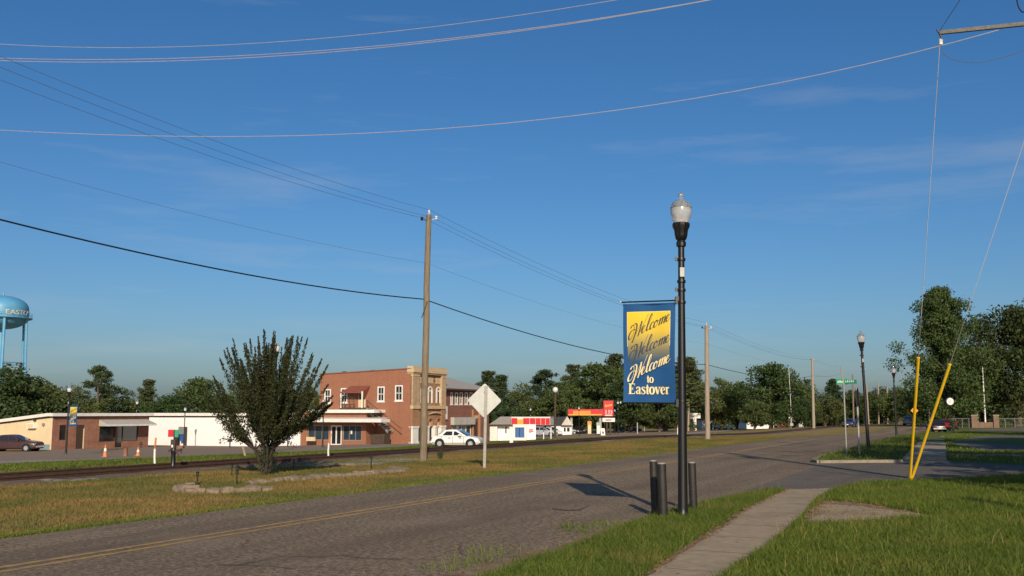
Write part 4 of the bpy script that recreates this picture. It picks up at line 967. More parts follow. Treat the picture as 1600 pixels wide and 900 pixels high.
for a in (-7.5, 7.5): MB().box(a*s_*.35-.12, a*s_*.35+.12, -.1, .1, 0, 30*s_).build('post', M['wood_dark'], o)
rp_ = MB().box(-7.5*s_, 7.5*s_, -.25, .25, 29*s_, 53*s_).build('red_panel', M['red_sign'], o)
lg = MB(); lg.prism([(-5.5*s_, 43*s_), (5.5*s_, 45*s_), (5.5*s_, 48*s_), (-1*s_, 46.5*s_), (-5.5*s_, 47*s_)], 'y', -.28, -.251); lg.build('emblem', M['orange_sign'], rp_)
dg = MB()
SEG = {'a':(0,1,5,6),'g':(0,1,2.5,3.5),'d':(0,1,0,1),'b':(.7,1,3,6),'c':(.7,1,0,3),'f':(0,.3,3,6),'e':(0,.3,0,3)}
for a, ss in ((-5, 'abged'), (-.3, 'afgcd'), (3.4, 'afgbcd')):
    for q_ in ss: x0_, x1_, z0_, z1_ = SEG[q_]; dg.box((a+x0_*2.2)*s_, (a+x1_*2.2)*s_, -.28, -.251, (32.8+z0_)*s_, (32.8+z1_)*s_)
dg.box(-5.5*s_, 5.5*s_, -.28, -.251, 30*s_, 31.3*s_); dg.build('figures', M['white_trim'], rp_)
wbd = MB().box(-9.5*s_, 9.8*s_, -.2, .2, 20.5*s_, 26.5*s_).build('white_board', M['white_trim'], o)
tx = MB(); 
for k in range(6): tx.box((-4.8+k*1.6)*s_, (-3.7+k*1.6)*s_, -.23, -.201, 22.3*s_, (24.2+.4*(k % 2))*s_)
tx.build('lettering', M['roof_dark'], wbd)
p = ground_at(941.5, 680.5); s_ = p.y/FPX
o = thing('sandwich_board', p, .15, 'white sandwich board with a dark mark below the price sign', 'sign')
MB().add([(-3.4*s_,-.45,0),(3.4*s_,-.45,0),(3.2*s_,0,11*s_),(-3.2*s_,0,11*s_),(-3.4*s_,.45,0),(3.4*s_,.45,0)], [(0,1,2,3),(3,2,5,4),(0,3,4),(1,5,2)]).build('board', M['white_trim'], o)
MB().add([(-1.6*s_,-.345,3*s_),(1.8*s_,-.345,3*s_),(1.0*s_,-.25,5.5*s_),(.2*s_,-.17,8*s_),(-1.0*s_,-.25,5.5*s_)], [(0,1,2,3,4)]).build('mark', M['roof_dark'], o)
# white T sign, long white house, garage
p = ground_at(1085.5, 673); s_ = p.y/FPX
o = thing('white_sign', p, 0, 'white T-shaped business sign just right of the black lamp post', 'sign')
MB().box(-2.6*s_, 2.6*s_, -.2, .2, 0, 19*s_).build('column', M['white_trim'], o); MB().box(-8.5*s_, 9*s_, -.25, .25, 19*s_, 27*s_).build('board', M['white_trim'], o)
tree('bush', BUSH[0], ground_at(1085, 675), 'low round green bush at the foot of the white T-shaped sign', 'bush', scale=.9)
p = ground_at(1187, 670); s_ = p.y/FPX
o = thing('white_house', p, 0, 'long low white house with a dark roof among the distant trees', 'house')
MB().box(-20*s_, 22*s_, 0, 8, -.5, 13*s_).build('wall', M['white_paint'], o)
MB().add([(-22*s_,-.6,12.5*s_),(24*s_,-.6,12.5*s_),(16*s_,4,22*s_),(-14*s_,4,22*s_),(-22*s_,8.5,12.5*s_),(24*s_,8.5,12.5*s_)], [(0,1,2,3),(3,2,5,4),(0,3,4),(1,5,2)]).build('roof', M['roof_dark'], o)
for a in (-13, -9): MB().box(a*s_, (a+2)*s_, -.04, -.002, 5*s_, 11*s_).build('window', M['glass_dark'], o)
p = ground_at(1128, 672); s_ = p.y/FPX
o = thing('garage', (p.x, p.y+14, T(p.x, p.y+14)), 0, 'small pale garage behind the white vehicle near the bare pole', 'building'); 
MB().box(-10*s_, 9*s_, 0, 6, -.5, 17*s_).build('wall', M['white_paint'], o); MB().add([(-11*s_,-.5,16*s_),(10*s_,-.5,16*s_),(7*s_,3,23*s_),(-8*s_,3,23*s_),(-11*s_,6.5,16*s_),(10*s_,6.5,16*s_)], [(0,1,2,3),(3,2,5,4),(0,3,4),(1,5,2)]).build('roof', M['roof_dark'], o)
MB().box(-5*s_, 6*s_, -.05, -.002, 0, 11*s_).build('garage_door', M['wood_dark'], o)

# ------------------------------------------------------------------ water tower
wtY = 205.0; c = depth_at(3, 505, wtY); wr = 37.5*wtY/FPX
gz = T(c.x, wtY)
wt = thing('water_tower', (c.x, wtY, gz), 0, 'light blue water tower on thin legs cut by the left edge', 'water tower')
def tz(py): return depth_at(3, py, wtY).z - gz
zb, zm0, zm1, ztp = tz(514.5), tz(496), tz(482), tz(462)
prof = [(.02, zb)] + [(wr*math.sin(a), zm0 - (zm0-zb)*math.cos(a)) for a in [R(x) for x in range(12, 91, 13)]] + [(wr, zm1)] + [(wr*math.cos(a), zm1 + (ztp-zm1)*math.sin(a)) for a in [R(x) for x in range(12, 91, 13)]] + [(.02, ztp)]
MB().lathe(prof, 40).build('tank', M['tower_blue'], wt, smooth=50)
MB().lathe([(wr-.02, zm0-.5), (wr+.75, zm0-.25), (wr+.75, zm0-.1), (wr-.02, zm0-.1)], 40).build('balcony', M['tower_blue'], wt)
rl = MB()
for zz in (.4, .85): rl.tube([((wr+.72)*math.cos(2*math.pi*k/32), (wr+.72)*math.sin(2*math.pi*k/32), zm0-.1+zz) for k in range(33)], .025, 4)
for k in range(32): rl.tube([((wr+.72)*math.cos(2*math.pi*k/32), (wr+.72)*math.sin(2*math.pi*k/32), zm0-.1), ((wr+.72)*math.cos(2*math.pi*k/32), (wr+.72)*math.sin(2*math.pi*k/32), zm0+.75)], .02, 4)
rl.build('railing', M['tower_blue'], wt)
MB().lathe([(.5, zb-16), (.5, zb+.1)], 12).build('riser_pipe', M['tower_blue'], wt)
MB().lathe([(.18, ztp-.1), (.18, ztp+.5), (.05, ztp+.7)], 8).build('vent', M['tower_blue'], wt)
for k in range(6):
    a = R(-58 + 60*k); lx1, ly1 = (wr+.05)*math.cos(a), (wr+.05)*math.sin(a)
    MB().tube([(lx1*1.15, ly1*1.15, -.2), (lx1, ly1, zm0-.1)], .30 if k in (0,) else .24, 8).build('leg', M['tower_blue'], wt)
br = MB()
for zz in (tz(567), tz(567)*.5):
    pr = [((wr*1.08)*math.cos(R(-58+60*k)), (wr*1.08)*math.sin(R(-58+60*k)), zz) for k in range(7)]
    for a, b in zip(pr[:-1], pr[1:]): br.tube([a, b], .1, 5)
br.build('brace', M['tower_blue'], wt)
def text_mesh(body, size, depth=.01):
    cu = bpy.data.curves.new('lettering', 'FONT'); cu.body = body; cu.size = size; cu.extrude = depth; cu.resolution_u = 3
    ob = bpy.data.objects.new('lettering', cu); COL.objects.link(ob); bpy.context.view_layer.update()
    me = bpy.data.meshes.new_from_object(ob.evaluated_get(bpy.context.evaluated_depsgraph_get())); bpy.data.objects.remove(ob); bpy.data.curves.remove(cu); return me
me = text_mesh('EASTOVER', 1.35, .03); me.materials.clear(); me.materials.append(M['tower_text'])
xs_ = [v.co.x for v in me.vertices]
for v in me.vertices:
    a = R(-57.5) + v.co.x*1.28 / wr; rr = wr + .04 + v.co.z; v.co = Vector((rr*math.cos(a), rr*math.sin(a), (zm0+zm1)/2 - .55 + v.co.y))
make_obj('lettering', me, wt)
# ================================================================== VEHICLES
def paint(name, c): return mat(name, c, [x*.93 for x in c], rough=.28, scale=2, spec=.6)
P_WHITE = paint('white_car_paint', (.80,.79,.76)); P_BROWN = paint('maroon_car_paint', (.055,.025,.022)); P_BLUE = paint('blue_car_paint', (.02,.045,.12))
P_RED = paint('red_car_paint', (.30,.02,.02)); P_DARK = paint('dark_car_paint', (.02,.02,.025)); P_SILVER = paint('silver_car_paint', (.36,.38,.40))
GLASS_CAR = glass_mat('car_glass', (.02,.022,.025), rough=.05, spec=.9)
def make_car(name, loc, rz, label, p, L=4.8, W=1.78, H=1.42, boxy=0.0, wagon=0.0, group=None, scale=1.0):
    t_ = thing(name, loc, rz, label, 'car', group, scale); s = H/1.42; hw = W/2
    hood = .03*boxy
    ST = [(-.5,.36,.64,.84),(-.485,.28,.80,.92),(-.44,.22,.90+hood,.95),(-.30,.2,.93+hood,.98),(-.1,.2,.93,1.0),(.1,.2,.93,1.0),(.24,.2,.90+hood,.99),(.36,.21,.82+hood*2,.97),(.455,.24,.74+hood*2.5,.93),(.488,.28,.66+hood*2,.88),(.5,.34,.58,.80)]
    rings = []
    for fx, zl, ztp_, fw in ST:
        w = hw*fw; zl *= s; z1 = ztp_*s; x = fx*L
        rings.append([(x,-w*.86,zl),(x,-w,zl+.13),(x,-w,(zl+z1)/2+.04),(x,-w*.97,z1-.10),(x,-w*.86,z1),(x,w*.86,z1),(x,w*.97,z1-.10),(x,w,(zl+z1)/2+.04),(x,w,zl+.13),(x,w*.86,zl)])
    MB().loft(rings).build('body', p, t_, smooth=38)
    # roof and pillars
    rb_, rr_, rf_, fb_ = (-.36-.1*wagon)*L, (-.22-.2*wagon+.02*boxy)*L, (.02)*L, (.235)*L
    zb_, zr_ = .90*s, H
    def side(y, ins=0):
        yb, yr = y*hw*.93, y*hw*.72
        return [(rb_,yb,zb_),(rr_,yr,zr_-.04),((rr_+rf_)/2,yr,zr_),(rf_,yr,zr_-.03),(fb_,yb,zb_)]
    MB().loft([side(-1), side(1)]).build('roof', p, t_, smooth=30)
    def lerp(a, b, t): return tuple(a[i]+(b[i]-a[i])*t for i in range(3))
    for y in (-1, 1):
        def on(x, z, off=.012): # point on the slanted side
            t = (z-zb_)/(zr_-.03-zb_); return (x, y*(hw*(.93-.21*t)+off), z)
        zl, zh = zb_+.045, zr_-.10
        tl, tu = (zl-zb_)/(zr_-.03-zb_), (zh-zb_)/(zr_-.03-zb_)
        xr = lambda t: rb_+(rr_-rb_)*t + .11; xf = lambda t: fb_+(rf_-fb_)*t - .10
        mid = (xr(tl)+xf(tl))/2 + .02*L; gaps = [(None, mid-.035), (mid+.035, None)]
        a = [on(xr(tl)+.1, zl), on(mid-.04, zl), on(mid-.04, zh), on(xr(tu)+.06, zh)]; b = [on(mid+.04, zl), on(xf(tl)-.04, zl), on(xf(tu)-.06, zh), on(mid+.04, zh)]
        for q_ in (a, b): MB().add(q_, [(0,1,2,3)]).build('side_window', GLASS_CAR, t_)
        ln = MB()
        for x in (mid, mid-.235*L, mid+.225*L): ln.box(x-.008, x+.008, y*hw*.995-.012, y*hw*.995+.012, .34*s, .86*s)
        ln.build('door_seam', M['tyre'], t_)
        for x in (mid-.06*L, mid+.16*L): MB().box(x-.10, x+.06, y*hw-.015, y*hw+.03, .74*s, .775*s).build('door_handle', M['tyre'], t_)
        MB().box(fb_-.42, fb_-.26, min(y*hw*.93, y*(hw+.14)), max(y*hw*.93, y*(hw+.14)), .93*s, 1.05*s).build('mirror', p, t_)
        for fx in (-.315, .32):
            wr_ = .315*s; xx = fx*L
            MB().tube([(xx, y*(hw-.3), wr_+.01), (xx, y*(hw+.004), wr_+.01)], wr_+.055, 20).build('wheel_well', M['tyre'], t_)
            wh = MB().tube([(xx, y*(hw-.2), wr_), (xx, y*(hw-.02), wr_), (xx, y*(hw+.012), wr_)], [wr_, wr_, wr_*.93], 20).build('wheel', M['tyre'], t_)
            MB().tube([(xx, y*(hw-.04), wr_), (xx, y*(hw+.02), wr_)], [wr_*.64, wr_*.6], 16).build('rim', M['rim'], wh)
        MB().box(.462*L, .49*L, min(y*hw*.42, y*hw*.84), max(y*hw*.42, y*hw*.84), .60*s, .70*s).build('headlight', M['headlight'], t_)
        MB().box(-.502*L, -.47*L, min(y*hw*.45, y*hw*.86), max(y*hw*.45, y*hw*.86), .66*s, .78*s).build('taillight', M['taillight'], t_)
    y1, y2 = hw*.84, hw*.64
    MB().add([(fb_-.03,-y1,zb_+.06),(fb_-.03,y1,zb_+.06),(rf_+.09,y2,zr_-.075),(rf_+.09,-y2,zr_-.075)], [(0,1,2,3)]).build('windscreen', GLASS_CAR, t_).location = (.035, 0, .02)
    MB().add([(rb_+.03,-y1,zb_+.06),(rb_+.03,y1,zb_+.06),(rr_-.06,y2,zr_-.11),(rr_-.06,-y2,zr_-.11)], [(0,1,2,3)]).build('rear_window', GLASS_CAR, t_).location = (-.035, 0, .02)
    MB().box(.487*L, .512*L, -hw*.84, hw*.84, .36*s, .50*s).build('bumper', M['chrome'] if boxy else p, t_)
    MB().box(-.514*L, -.487*L, -hw*.86, hw*.86, .36*s, .52*s).build('bumper', M['chrome'] if boxy else p, t_)
    MB().box(-.518*L, -.5142*L, -.16, .16, .39*s, .50*s).build('number_plate', M['white_trim'], t_)
    MB().box(.4865*L, .497*L, -hw*.36, hw*.36, .52*s, .62*s).build('grille', M['tyre'], t_)
    return t_
p = ground_at(715, 698.5); make_car('parked_car', p, -.12, 'white four-door sedan parked in front of the arched brick building', P_WHITE, L=75*p.y/FPX/1.0, H=1.5*p.y/86)
p = ground_at(22, 705.5); make_car('parked_car', p, -.05, 'dark maroon boxy sedan parked by the cream wall', P_BROWN, L=4.9, H=26*p.y/FPX, boxy=1)
p = ground_at(849, 682); make_car('parked_car', p, -.25, 'silver estate car parked behind the white ice freezer', P_SILVER, L=4.5, H=1.6, wagon=1)
p = ground_at(861, 681); make_car('parked_car', p, -.9, 'white car parked beside the silver estate car', P_WHITE, L=4.4, H=1.5)
p = ground_at(886, 678.5); make_car('parked_car', p, -.1, 'grey car parked in front of the pointed gable', P_SILVER, L=4.4, H=1.4)
p = ground_at(904, 678); make_car('parked_car', p, -1.4, 'dark car with a pale roof left of the fuel pumps', P_DARK, L=4.3, H=1.45)
p = ground_at(985, 675); make_car('parked_car', p, -.2, 'dark car left of the yellow arrow sign', P_DARK, L=4.5, H=1.4)
p = ground_at(1105, 671.5); make_car('parked_car', p, -.5, 'dark car right behind the foot of the bare pole', P_DARK, L=4.2, H=1.35)
p = ground_at(1133, 671); make_car('parked_car', p, -1.2, 'white car in front of the small pale garage', P_WHITE, L=4.4, H=1.5)
p = ground_at(1222, 668); make_car('parked_car', p, .05, 'dark red car beside the crossing signal mast', P_RED, L=4.6, H=1.4)
p = ground_at(1328, 667.5); make_car('parked_car', p, R(62), 'dark blue car coming along the road by the street sign post', P_BLUE, L=4.4, H=1.45)
p = ground_at(1420, 664.5); make_car('parked_car', p, R(64), 'pale pickup-like vehicle far away on the road left of the guy guards', P_SILVER, L=4.8, H=1.75, wagon=1)
p = ground_at(1463, 675.5); make_car('parked_car', p, R(78), 'dark car seen from behind at the end of the far sidewalk', P_DARK, L=4.2, W=1.6, H=1.45, boxy=1)
p = ground_at(1484, 671); make_car('parked_car', p, R(50), 'red car parked beside the street clock', P_RED, L=4.2, W=1.65, H=1.4)

# ================================================================== STREET LAMPS AND BANNERS
M['globe_low'] = mat('frosted_globe', (.86,.84,.78), rough=.22, scale=3, trans=.55, spec=.7)
M['globe_top'] = mat('clear_globe_cap', (.78,.85,.92), rough=.10, scale=3, trans=.8, spec=.8)
def make_lamp(loc, label, group='black lamp posts with acorn globes'):
    t_ = thing('street_lamp', loc, 0, label, 'street lamp', group)
    MB().lathe([(.098,-.1),(.098,.05),(.082,.10),(.078,.16),(.072,1.0),(.062,2.6),(.052,3.9),(.050,4.36)], 24).build('post', M['black_metal'], t_, smooth=40)
    MB().lathe([(.046,4.32),(.075,4.34),(.078,4.40),(.060,4.43),(.085,4.46),(.100,4.52),(.108,4.60),(.135,4.66),(.138,4.71),(.125,4.725)], 24, flute=.035).build('capital', M['black_metal'], t_, smooth=30)
    for z in (1.82, 3.42, 3.62, 3.76, 4.12):
        MB().lathe([(.050,z-.022),(.068,z-.022),(.070,z),(.068,z+.022),(.050,z+.022)], 20).build('collar', M['black_metal'], t_, smooth=40)
    MB().lathe([(.115,4.722),(.118,4.74),(.150,4.80),(.168,4.88),(.172,4.955),(.168,4.97)], 28).build('globe', M['globe_low'], t_, smooth=60)
    cp = MB().lathe([(.176,4.968),(.178,4.995),(.160,5.01),(.150,5.04),(.118,5.075),(.075,5.10),(.045,5.115),(.03,5.12)], 28).build('globe_cap', M['globe_top'], t_, smooth=40)
    MB().lathe([(.03,5.118),(.028,5.135),(.046,5.16),(.05,5.185),(.04,5.212),(.015,5.228),(.002,5.23)], 16).build('finial', M['globe_top'], cp, smooth=60)
    MB().box(-.035, .035, -.085, -.048, 3.83, 3.98).build('outlet_cover', M['galv'], t_)
    ob = MB(); ob.box(-.10, -.045, -.02, .02, 4.10, 4.16); ob.box(-.10, -.045, -.02, .02, 3.60, 3.66); ob.build('photo_cell', M['black_metal'], t_)
    return t_
LP = ground_at(1067, 810)
lamp = make_lamp(LP, 'nearest black lamp post, carrying the large welcome banner')
for k in lamp.children: pass
AX = Vector((-DY, DX, 0))            # the banner hangs square to the road
def P_arm(z): 
    mb = MB(); mb.tube([Vector((0,0,z)) + AX*.05, Vector((0,0,z)) + AX*1.03], .0125, 8); mb.box(-.10, -.02, -.03, .06, z-.06, z+.06); return mb
for z in (3.455, 1.80):
    a_ = P_arm(z).build('banner_arm', M['black_metal'], lamp)
    MB().lathe([(.002,-.02),(.022,0),(.002,.02)], 10, c=(AX.x*1.03, AX.y*1.03, z)).build('end_knob', M['white_trim'], a_)

# ---- the banner: cloth, print and lettering
BW, BH = .885, 1.62
M['banner_blue'] = mat('banner_blue_cloth', (.005,.078,.235), (.005,.068,.205), rough=.75, scale=2.5, bump=.03)
def banner_gradient():
    m = bpy.data.materials.new('banner_yellow_print'); m.use_nodes = True; n, l = m.node_tree.nodes, m.node_tree.links; b = n['Principled BSDF']; b.inputs['Roughness'].default_value = .75
    t = n.new('ShaderNodeTexCoord'); s = n.new('ShaderNodeSeparateXYZ'); l.new(t.outputs['Object'], s.inputs['Vector'])
    r = n.new('ShaderNodeMapRange'); r.inputs['From Min'].default_value = .56; r.inputs['From Max'].default_value = 1.5; l.new(s.outputs['Z'], r.inputs['Value'])
    c = n.new('ShaderNodeValToRGB'); e = c.color_ramp.elements; e[0].position = 0; e[0].color = (.005,.078,.235,1); e[1].position = 1; e[1].color = (.80,.58,.02,1)
    for ps, cl in ((.12,(.03,.085,.17,1)), (.30,(.20,.19,.12,1)), (.48,(.46,.36,.09,1)), (.64,(.70,.49,.05,1))): k = e.new(ps); k.color = cl
    l.new(r.outputs['Result'], c.inputs['Fac']); l.new(c.outputs['Color'], b.inputs['Base Color']); return m
M['banner_grad'] = banner_gradient()
M['letter_cream'] = mat('cream_print', (.86,.74,.40), (.84,.70,.34), rough=.75, scale=3)
M['letter_dark'] = mat('dark_script_print', (.10,.085,.045), (.075,.07,.05), rough=.75, scale=3)
M['letter_grey'] = mat('grey_script_print', (.055,.065,.085), (.045,.06,.085), rough=.75, scale=3)
M['letter_shadow'] = mat('letter_shadow_print', (.004,.035,.12), rough=.75)
def sag(x, z): return .026*math.sin(x*5.2+.5)*math.sin(z*2.0) + .016*math.sin(z*4.1+x*2) + .010*math.sin(x*11+z*1.5)   # slow waves of the cloth
def cr_curve(pts, n=7):
    out = []; P = [pts[0]] + list(pts) + [pts[-1]]
    for i in range(1, len(P)-2):
        p0, p1, p2, p3 = [Vector((*q[:2], q[2] if len(q) > 2 else 0)) for q in P[i-1:i+3]]
        for k in range(n):
            t = k/n; out.append(.5*((2*p1) + (-p0+p2)*t + (2*p0-5*p1+4*p2-p3)*t*t + (-p0+3*p1-3*p2+p3)*t**3))
    q = pts[-1]; out.append(Vector((*q[:2], q[2] if len(q) > 2 else 0))); return out
def ribbon(mb, pts, wfun, xf, off):
    L_, R_ = [], []
    for i, p in enumerate(pts):
        d = (pts[min(i+1, len(pts)-1)] - pts[max(i-1, 0)]); d.z = 0
        d = d.normalized() if d.length > 1e-6 else Vector((1,0,0)); nn = Vector((-d.y, d.x, 0)); w = wfun(p, d)/2
        for lst, s in ((L_, 1), (R_, -1)):
            x, z = xf((p.x + nn.x*w*s, p.y + nn.y*w*s)); lst.append((x, -off + sag(x, z), z))
    n = len(L_); mb.add(L_ + R_, [(i, i+1, n+i+1, n+i) for i in range(n-1)])
def pen(p, d):   # copperplate: heavy falling strokes, hairline rising ones
    return .085 + (.20 if d.y < 0 else 0) * abs(d.y)**1.3
E_ = [(0,.32),(.30,.5),(.5,.8),(.38,1.02),(.16,.86),(.06,.42),(.24,.02),(.56,.10),(.85,.42)]
WEL = [[(.50,.95),(.12,1.15),(-.35,1.0),(-.62,.45),(-.45,-.05),(-.05,-.02),(.22,.55),(.20,1.25),(.0,1.75),(-.35,1.85),(-.55,1.55)],
       [(-.25,1.82),(.2,1.95),(.55,1.7),(.66,1.1),(.6,.3),(.45,-.35),(.30,-.75)],
       [(.36,-.55),(.80,.4),(1.20,1.3),(1.40,1.75)], [(1.40,1.9),(1.42,1.1),(1.34,.3),(1.24,-.2)],
       [(1.27,-.1),(1.65,.7),(1.98,1.5),(2.25,2.3),(2.36,2.55)],
       [(x+1.75, y) for x, y in E_],
       [(2.60,.42),(2.98,1.2),(3.18,2.0),(3.05,2.35),(2.86,1.95),(2.72,1.1),(2.70,.35),(2.86,.02),(3.10,.12),(3.3,.4)],
       [(3.78,.82),(3.66,1.02),(3.40,.86),(3.28,.42),(3.42,.02),(3.70,.06),(3.95,.34)],
       [(4.36,1.0),(4.08,.86),(3.96,.42),(4.12,.02),(4.42,.10),(4.56,.5),(4.42,.94),(4.48,.72),(4.85,.80)],
       [(4.85,.78),(4.98,.98),(5.02,.6),(4.94,0)], [(4.96,.25),(5.22,.85),(5.42,1.0),(5.46,.6),(5.38,0)], [(5.40,.25),(5.66,.85),(5.86,1.0),(5.90,.6),(5.86,.12),(6.0,.02),(6.18,.28)],
       [(x+6.12, y) for x, y in E_]]
def welcome(x0, z0, sc, m, off, name, par, dx=0, dz=0):
    mb = MB(); th = R(23)
    def xf(p):
        x = (p[0] + p[1]*.28)*sc; y = p[1]*sc*1.12
        return x0 + dx + x*1.0, z0 + dz + y + x*math.tan(th)
    for st in WEL: ribbon(mb, cr_curve(st), pen, xf, off)
    return mb.build(name, m, par)
def serif_word(word, x0, z0, h, m, off, name, par, dx=0, dz=0):
    mb = MB(); x = [0]
    def xf(p): return x0 + dx + (x[0] + p[0])*h, z0 + dz + p[1]*h
    def S(pts, n=6): ribbon(mb, cr_curve(pts, n), lambda p, d: p.z, xf, off)
    def B(a, b, c, d): S([(a, (c+d)/2, d-c), (b, (c+d)/2, d-c)], 2)       # bar
    def ring(cx_, w, hh):
        k = [(cx_ + w/2*math.cos(2*math.pi*t/16), hh/2 + hh/2*math.sin(2*math.pi*t/16)) for t in range(17)]
        S([(px_, py_, .07 + .13*abs((px_-cx_)/(w/2))) for px_, py_ in k], 2)
    for ch in word:
        if ch == 'E':
            B(.04,.66,0,.07); B(.04,.64,.93,1.0); B(.2,.46,.47,.53); S([(.2,0,.2),(.2,1,.2)], 2); S([(.64,0,.06),(.68,.26,.03)], 2); S([(.62,1,.06),(.64,.76,.03)], 2); S([(.45,.36,.05),(.45,.64,.05)], 2); x[0] += .74
        elif ch == 'a':
            S([(.08,.52,.14),(.14,.62,.12),(.26,.67,.07),(.38,.6,.15),(.40,.45,.18),(.40,.1,.18),(.44,.03,.1),(.54,.05,.05)]); S([(.38,.40,.05),(.2,.34,.08),(.1,.2,.16),(.16,.05,.12),(.26,.04,.06),(.38,.14,.05)]); x[0] += .55
        elif ch == 's':
            S([(.40,.5,.05),(.37,.62,.07),(.22,.66,.07),(.10,.55,.14),(.2,.4,.17),(.36,.27,.17),(.38,.1,.14),(.24,.01,.07),(.09,.04,.07),(.06,.2,.05)]); x[0] += .46
        elif ch == 't':
            S([(.18,.9,.05),(.18,.7,.17),(.18,.16,.18),(.22,.03,.12),(.33,.05,.05)]); B(.03,.34,.58,.66); x[0] += .36
        elif ch == 'o': ring(.27, .40, .66); x[0] += .54
        elif ch == 'v':
            S([(.1,.66,.19),(.28,0.02,.17)], 2); S([(.29,.0,.06),(.46,.66,.07)], 2); B(.0,.24,.62,.68); B(.36,.56,.62,.68); x[0] += .54
        elif ch == 'e':
            S([(.1,.38,.05),(.40,.38,.06)], 2); S([(.40,.36,.08),(.40,.5,.13),(.33,.63,.08),(.24,.66,.06),(.11,.54,.16),(.09,.32,.19),(.14,.1,.15),(.26,.01,.08),(.42,.12,.04)]); x[0] += .47
        elif ch == 'r':
            S([(.15,.66,.17),(.15,0,.18)], 2); B(.02,.3,0,.06); B(.02,.2,.6,.66); S([(.2,.46,.05),(.28,.62,.09),(.38,.58,.15)]); x[0] += .42
    return mb.build(name, m, par)
def word_width(word): return sum({'E':.74,'a':.55,'s':.46,'t':.36,'o':.54,'v':.54,'e':.47,'r':.42}[c] for c in word)
def cloth(x0, x1, z0, z1, nx_, nz__, off=0, thick=0):
    mb = MB(); v = []
    for s in ((0,) if not thick else (0, thick)):
        for i in range(nx_+1):
            for j in range(nz__+1):
                x = x0+(x1-x0)*i/nx_; z = z0+(z1-z0)*j/nz__; v.append((x, -off+s+sag(x, z), z))
    n = nz__+1; N = (nx_+1)*n
    f = [(i*n+j, (i+1)*n+j, (i+1)*n+j+1, i*n+j+1) for i in range(nx_) for j in range(nz__)]
    if thick:
        f += [(N+i*n+j, N+i*n+j+1, N+(i+1)*n+j+1, N+(i+1)*n+j) for i in range(nx_) for j in range(nz__)]
        for i in range(nx_): f += [(i*n, (i+1)*n, N+(i+1)*n, N+i*n), (i*n+nz__, N+i*n+nz__, N+(i+1)*n+nz__, (i+1)*n+nz__)]
        for j in range(nz__): f += [(j, N+j, N+j+1, j+1), (nx_*n+j, nx_*n+j+1, N+nx_*n+j+1, N+nx_*n+j)]
    mb.add(v, f); return mb
def make_banner(loc, rz, label):
    """origin at the lower left corner, x to the right, z up, printed side to -y"""
    t_ = thing('street_banner', loc, rz, label, 'banner', 'welcome banners on lamp posts')
    cl = cloth(0, BW, 0, BH, 12, 20, 0, .006).build('cloth', M['banner_blue'], t_, smooth=60)
    pr = cloth(.075, BW-.085, .55, BH-.14, 10, 14, .003).build('yellow_print', M['banner_grad'], t_, smooth=60)
    ed = MB()
    for a, b, c_, d_ in ((.068,.075,.92,BH-.14), (BW-.085,BW-.078,.92,BH-.14)):
        n = 12; ed.add([(x, -.003+sag(x, c_+(d_-c_)*k/n), c_+(d_-c_)*k/n) for k in range(n+1) for x in (a, b)], [(2*k, 2*k+1, 2*k+3, 2*k+2) for k in range(n)])
    ed.add([(x, -.003+sag(x, z), z) for k in range(9) for x in (.068+(BW-.146)*k/8,) for z in (BH-.14, BH-.133)], [(2*k, 2*k+2, 2*k+3, 2*k+1) for k in range(8)])
    ed.build('print_edge', M['letter_cream'], t_)
    sc = (BW-.225)/7.0
    for z0, m in ((1.055, 'letter_dark'), (.715, 'letter_grey')): welcome(.145, z0, sc, M[m], .007, 'script_word', t_)
    welcome(.128, .375, sc*1.03, M['letter_shadow'], .008, 'script_word_shadow', t_, dx=.010, dz=-.010)
    welcome(.128, .375, sc*1.03, M['letter_cream'], .011, 'script_word', t_)
    h = .165; w = word_width('Eastover')*h
    k = (BW-.17)/w; h *= k
    for nm, m, o_, d_ in (('lettering_shadow', 'letter_shadow', .007, .007), ('lettering', 'letter_cream', .010, 0)):
        serif_word('Eastover', .08, .14, h*.98, M[m], o_, nm, t_, dx=d_, dz=-d_)
        serif_word('to', .40, .325, .13, M[m], o_, nm, t_, dx=d_, dz=-d_)
    for z in (BH-.012, .006):
        mb = MB(); mb.tube([(-.006,.003+sag(0, z),z), (BW+.004,.003+sag(BW, z),z)], .013, 8); mb.build('hem', M['banner_blue'], t_)
    return t_
BP = LP + AX*(.105+BW) + Vector((0,0,1.815))
banner = make_banner(BP, math.atan2(-DX, DY), 'large blue and yellow welcome banner on the nearest lamp post')
lamp.rotation_euler = (0, R(.85), 0); banner.location.x += .03; banner.rotation_euler.y = R(.7)

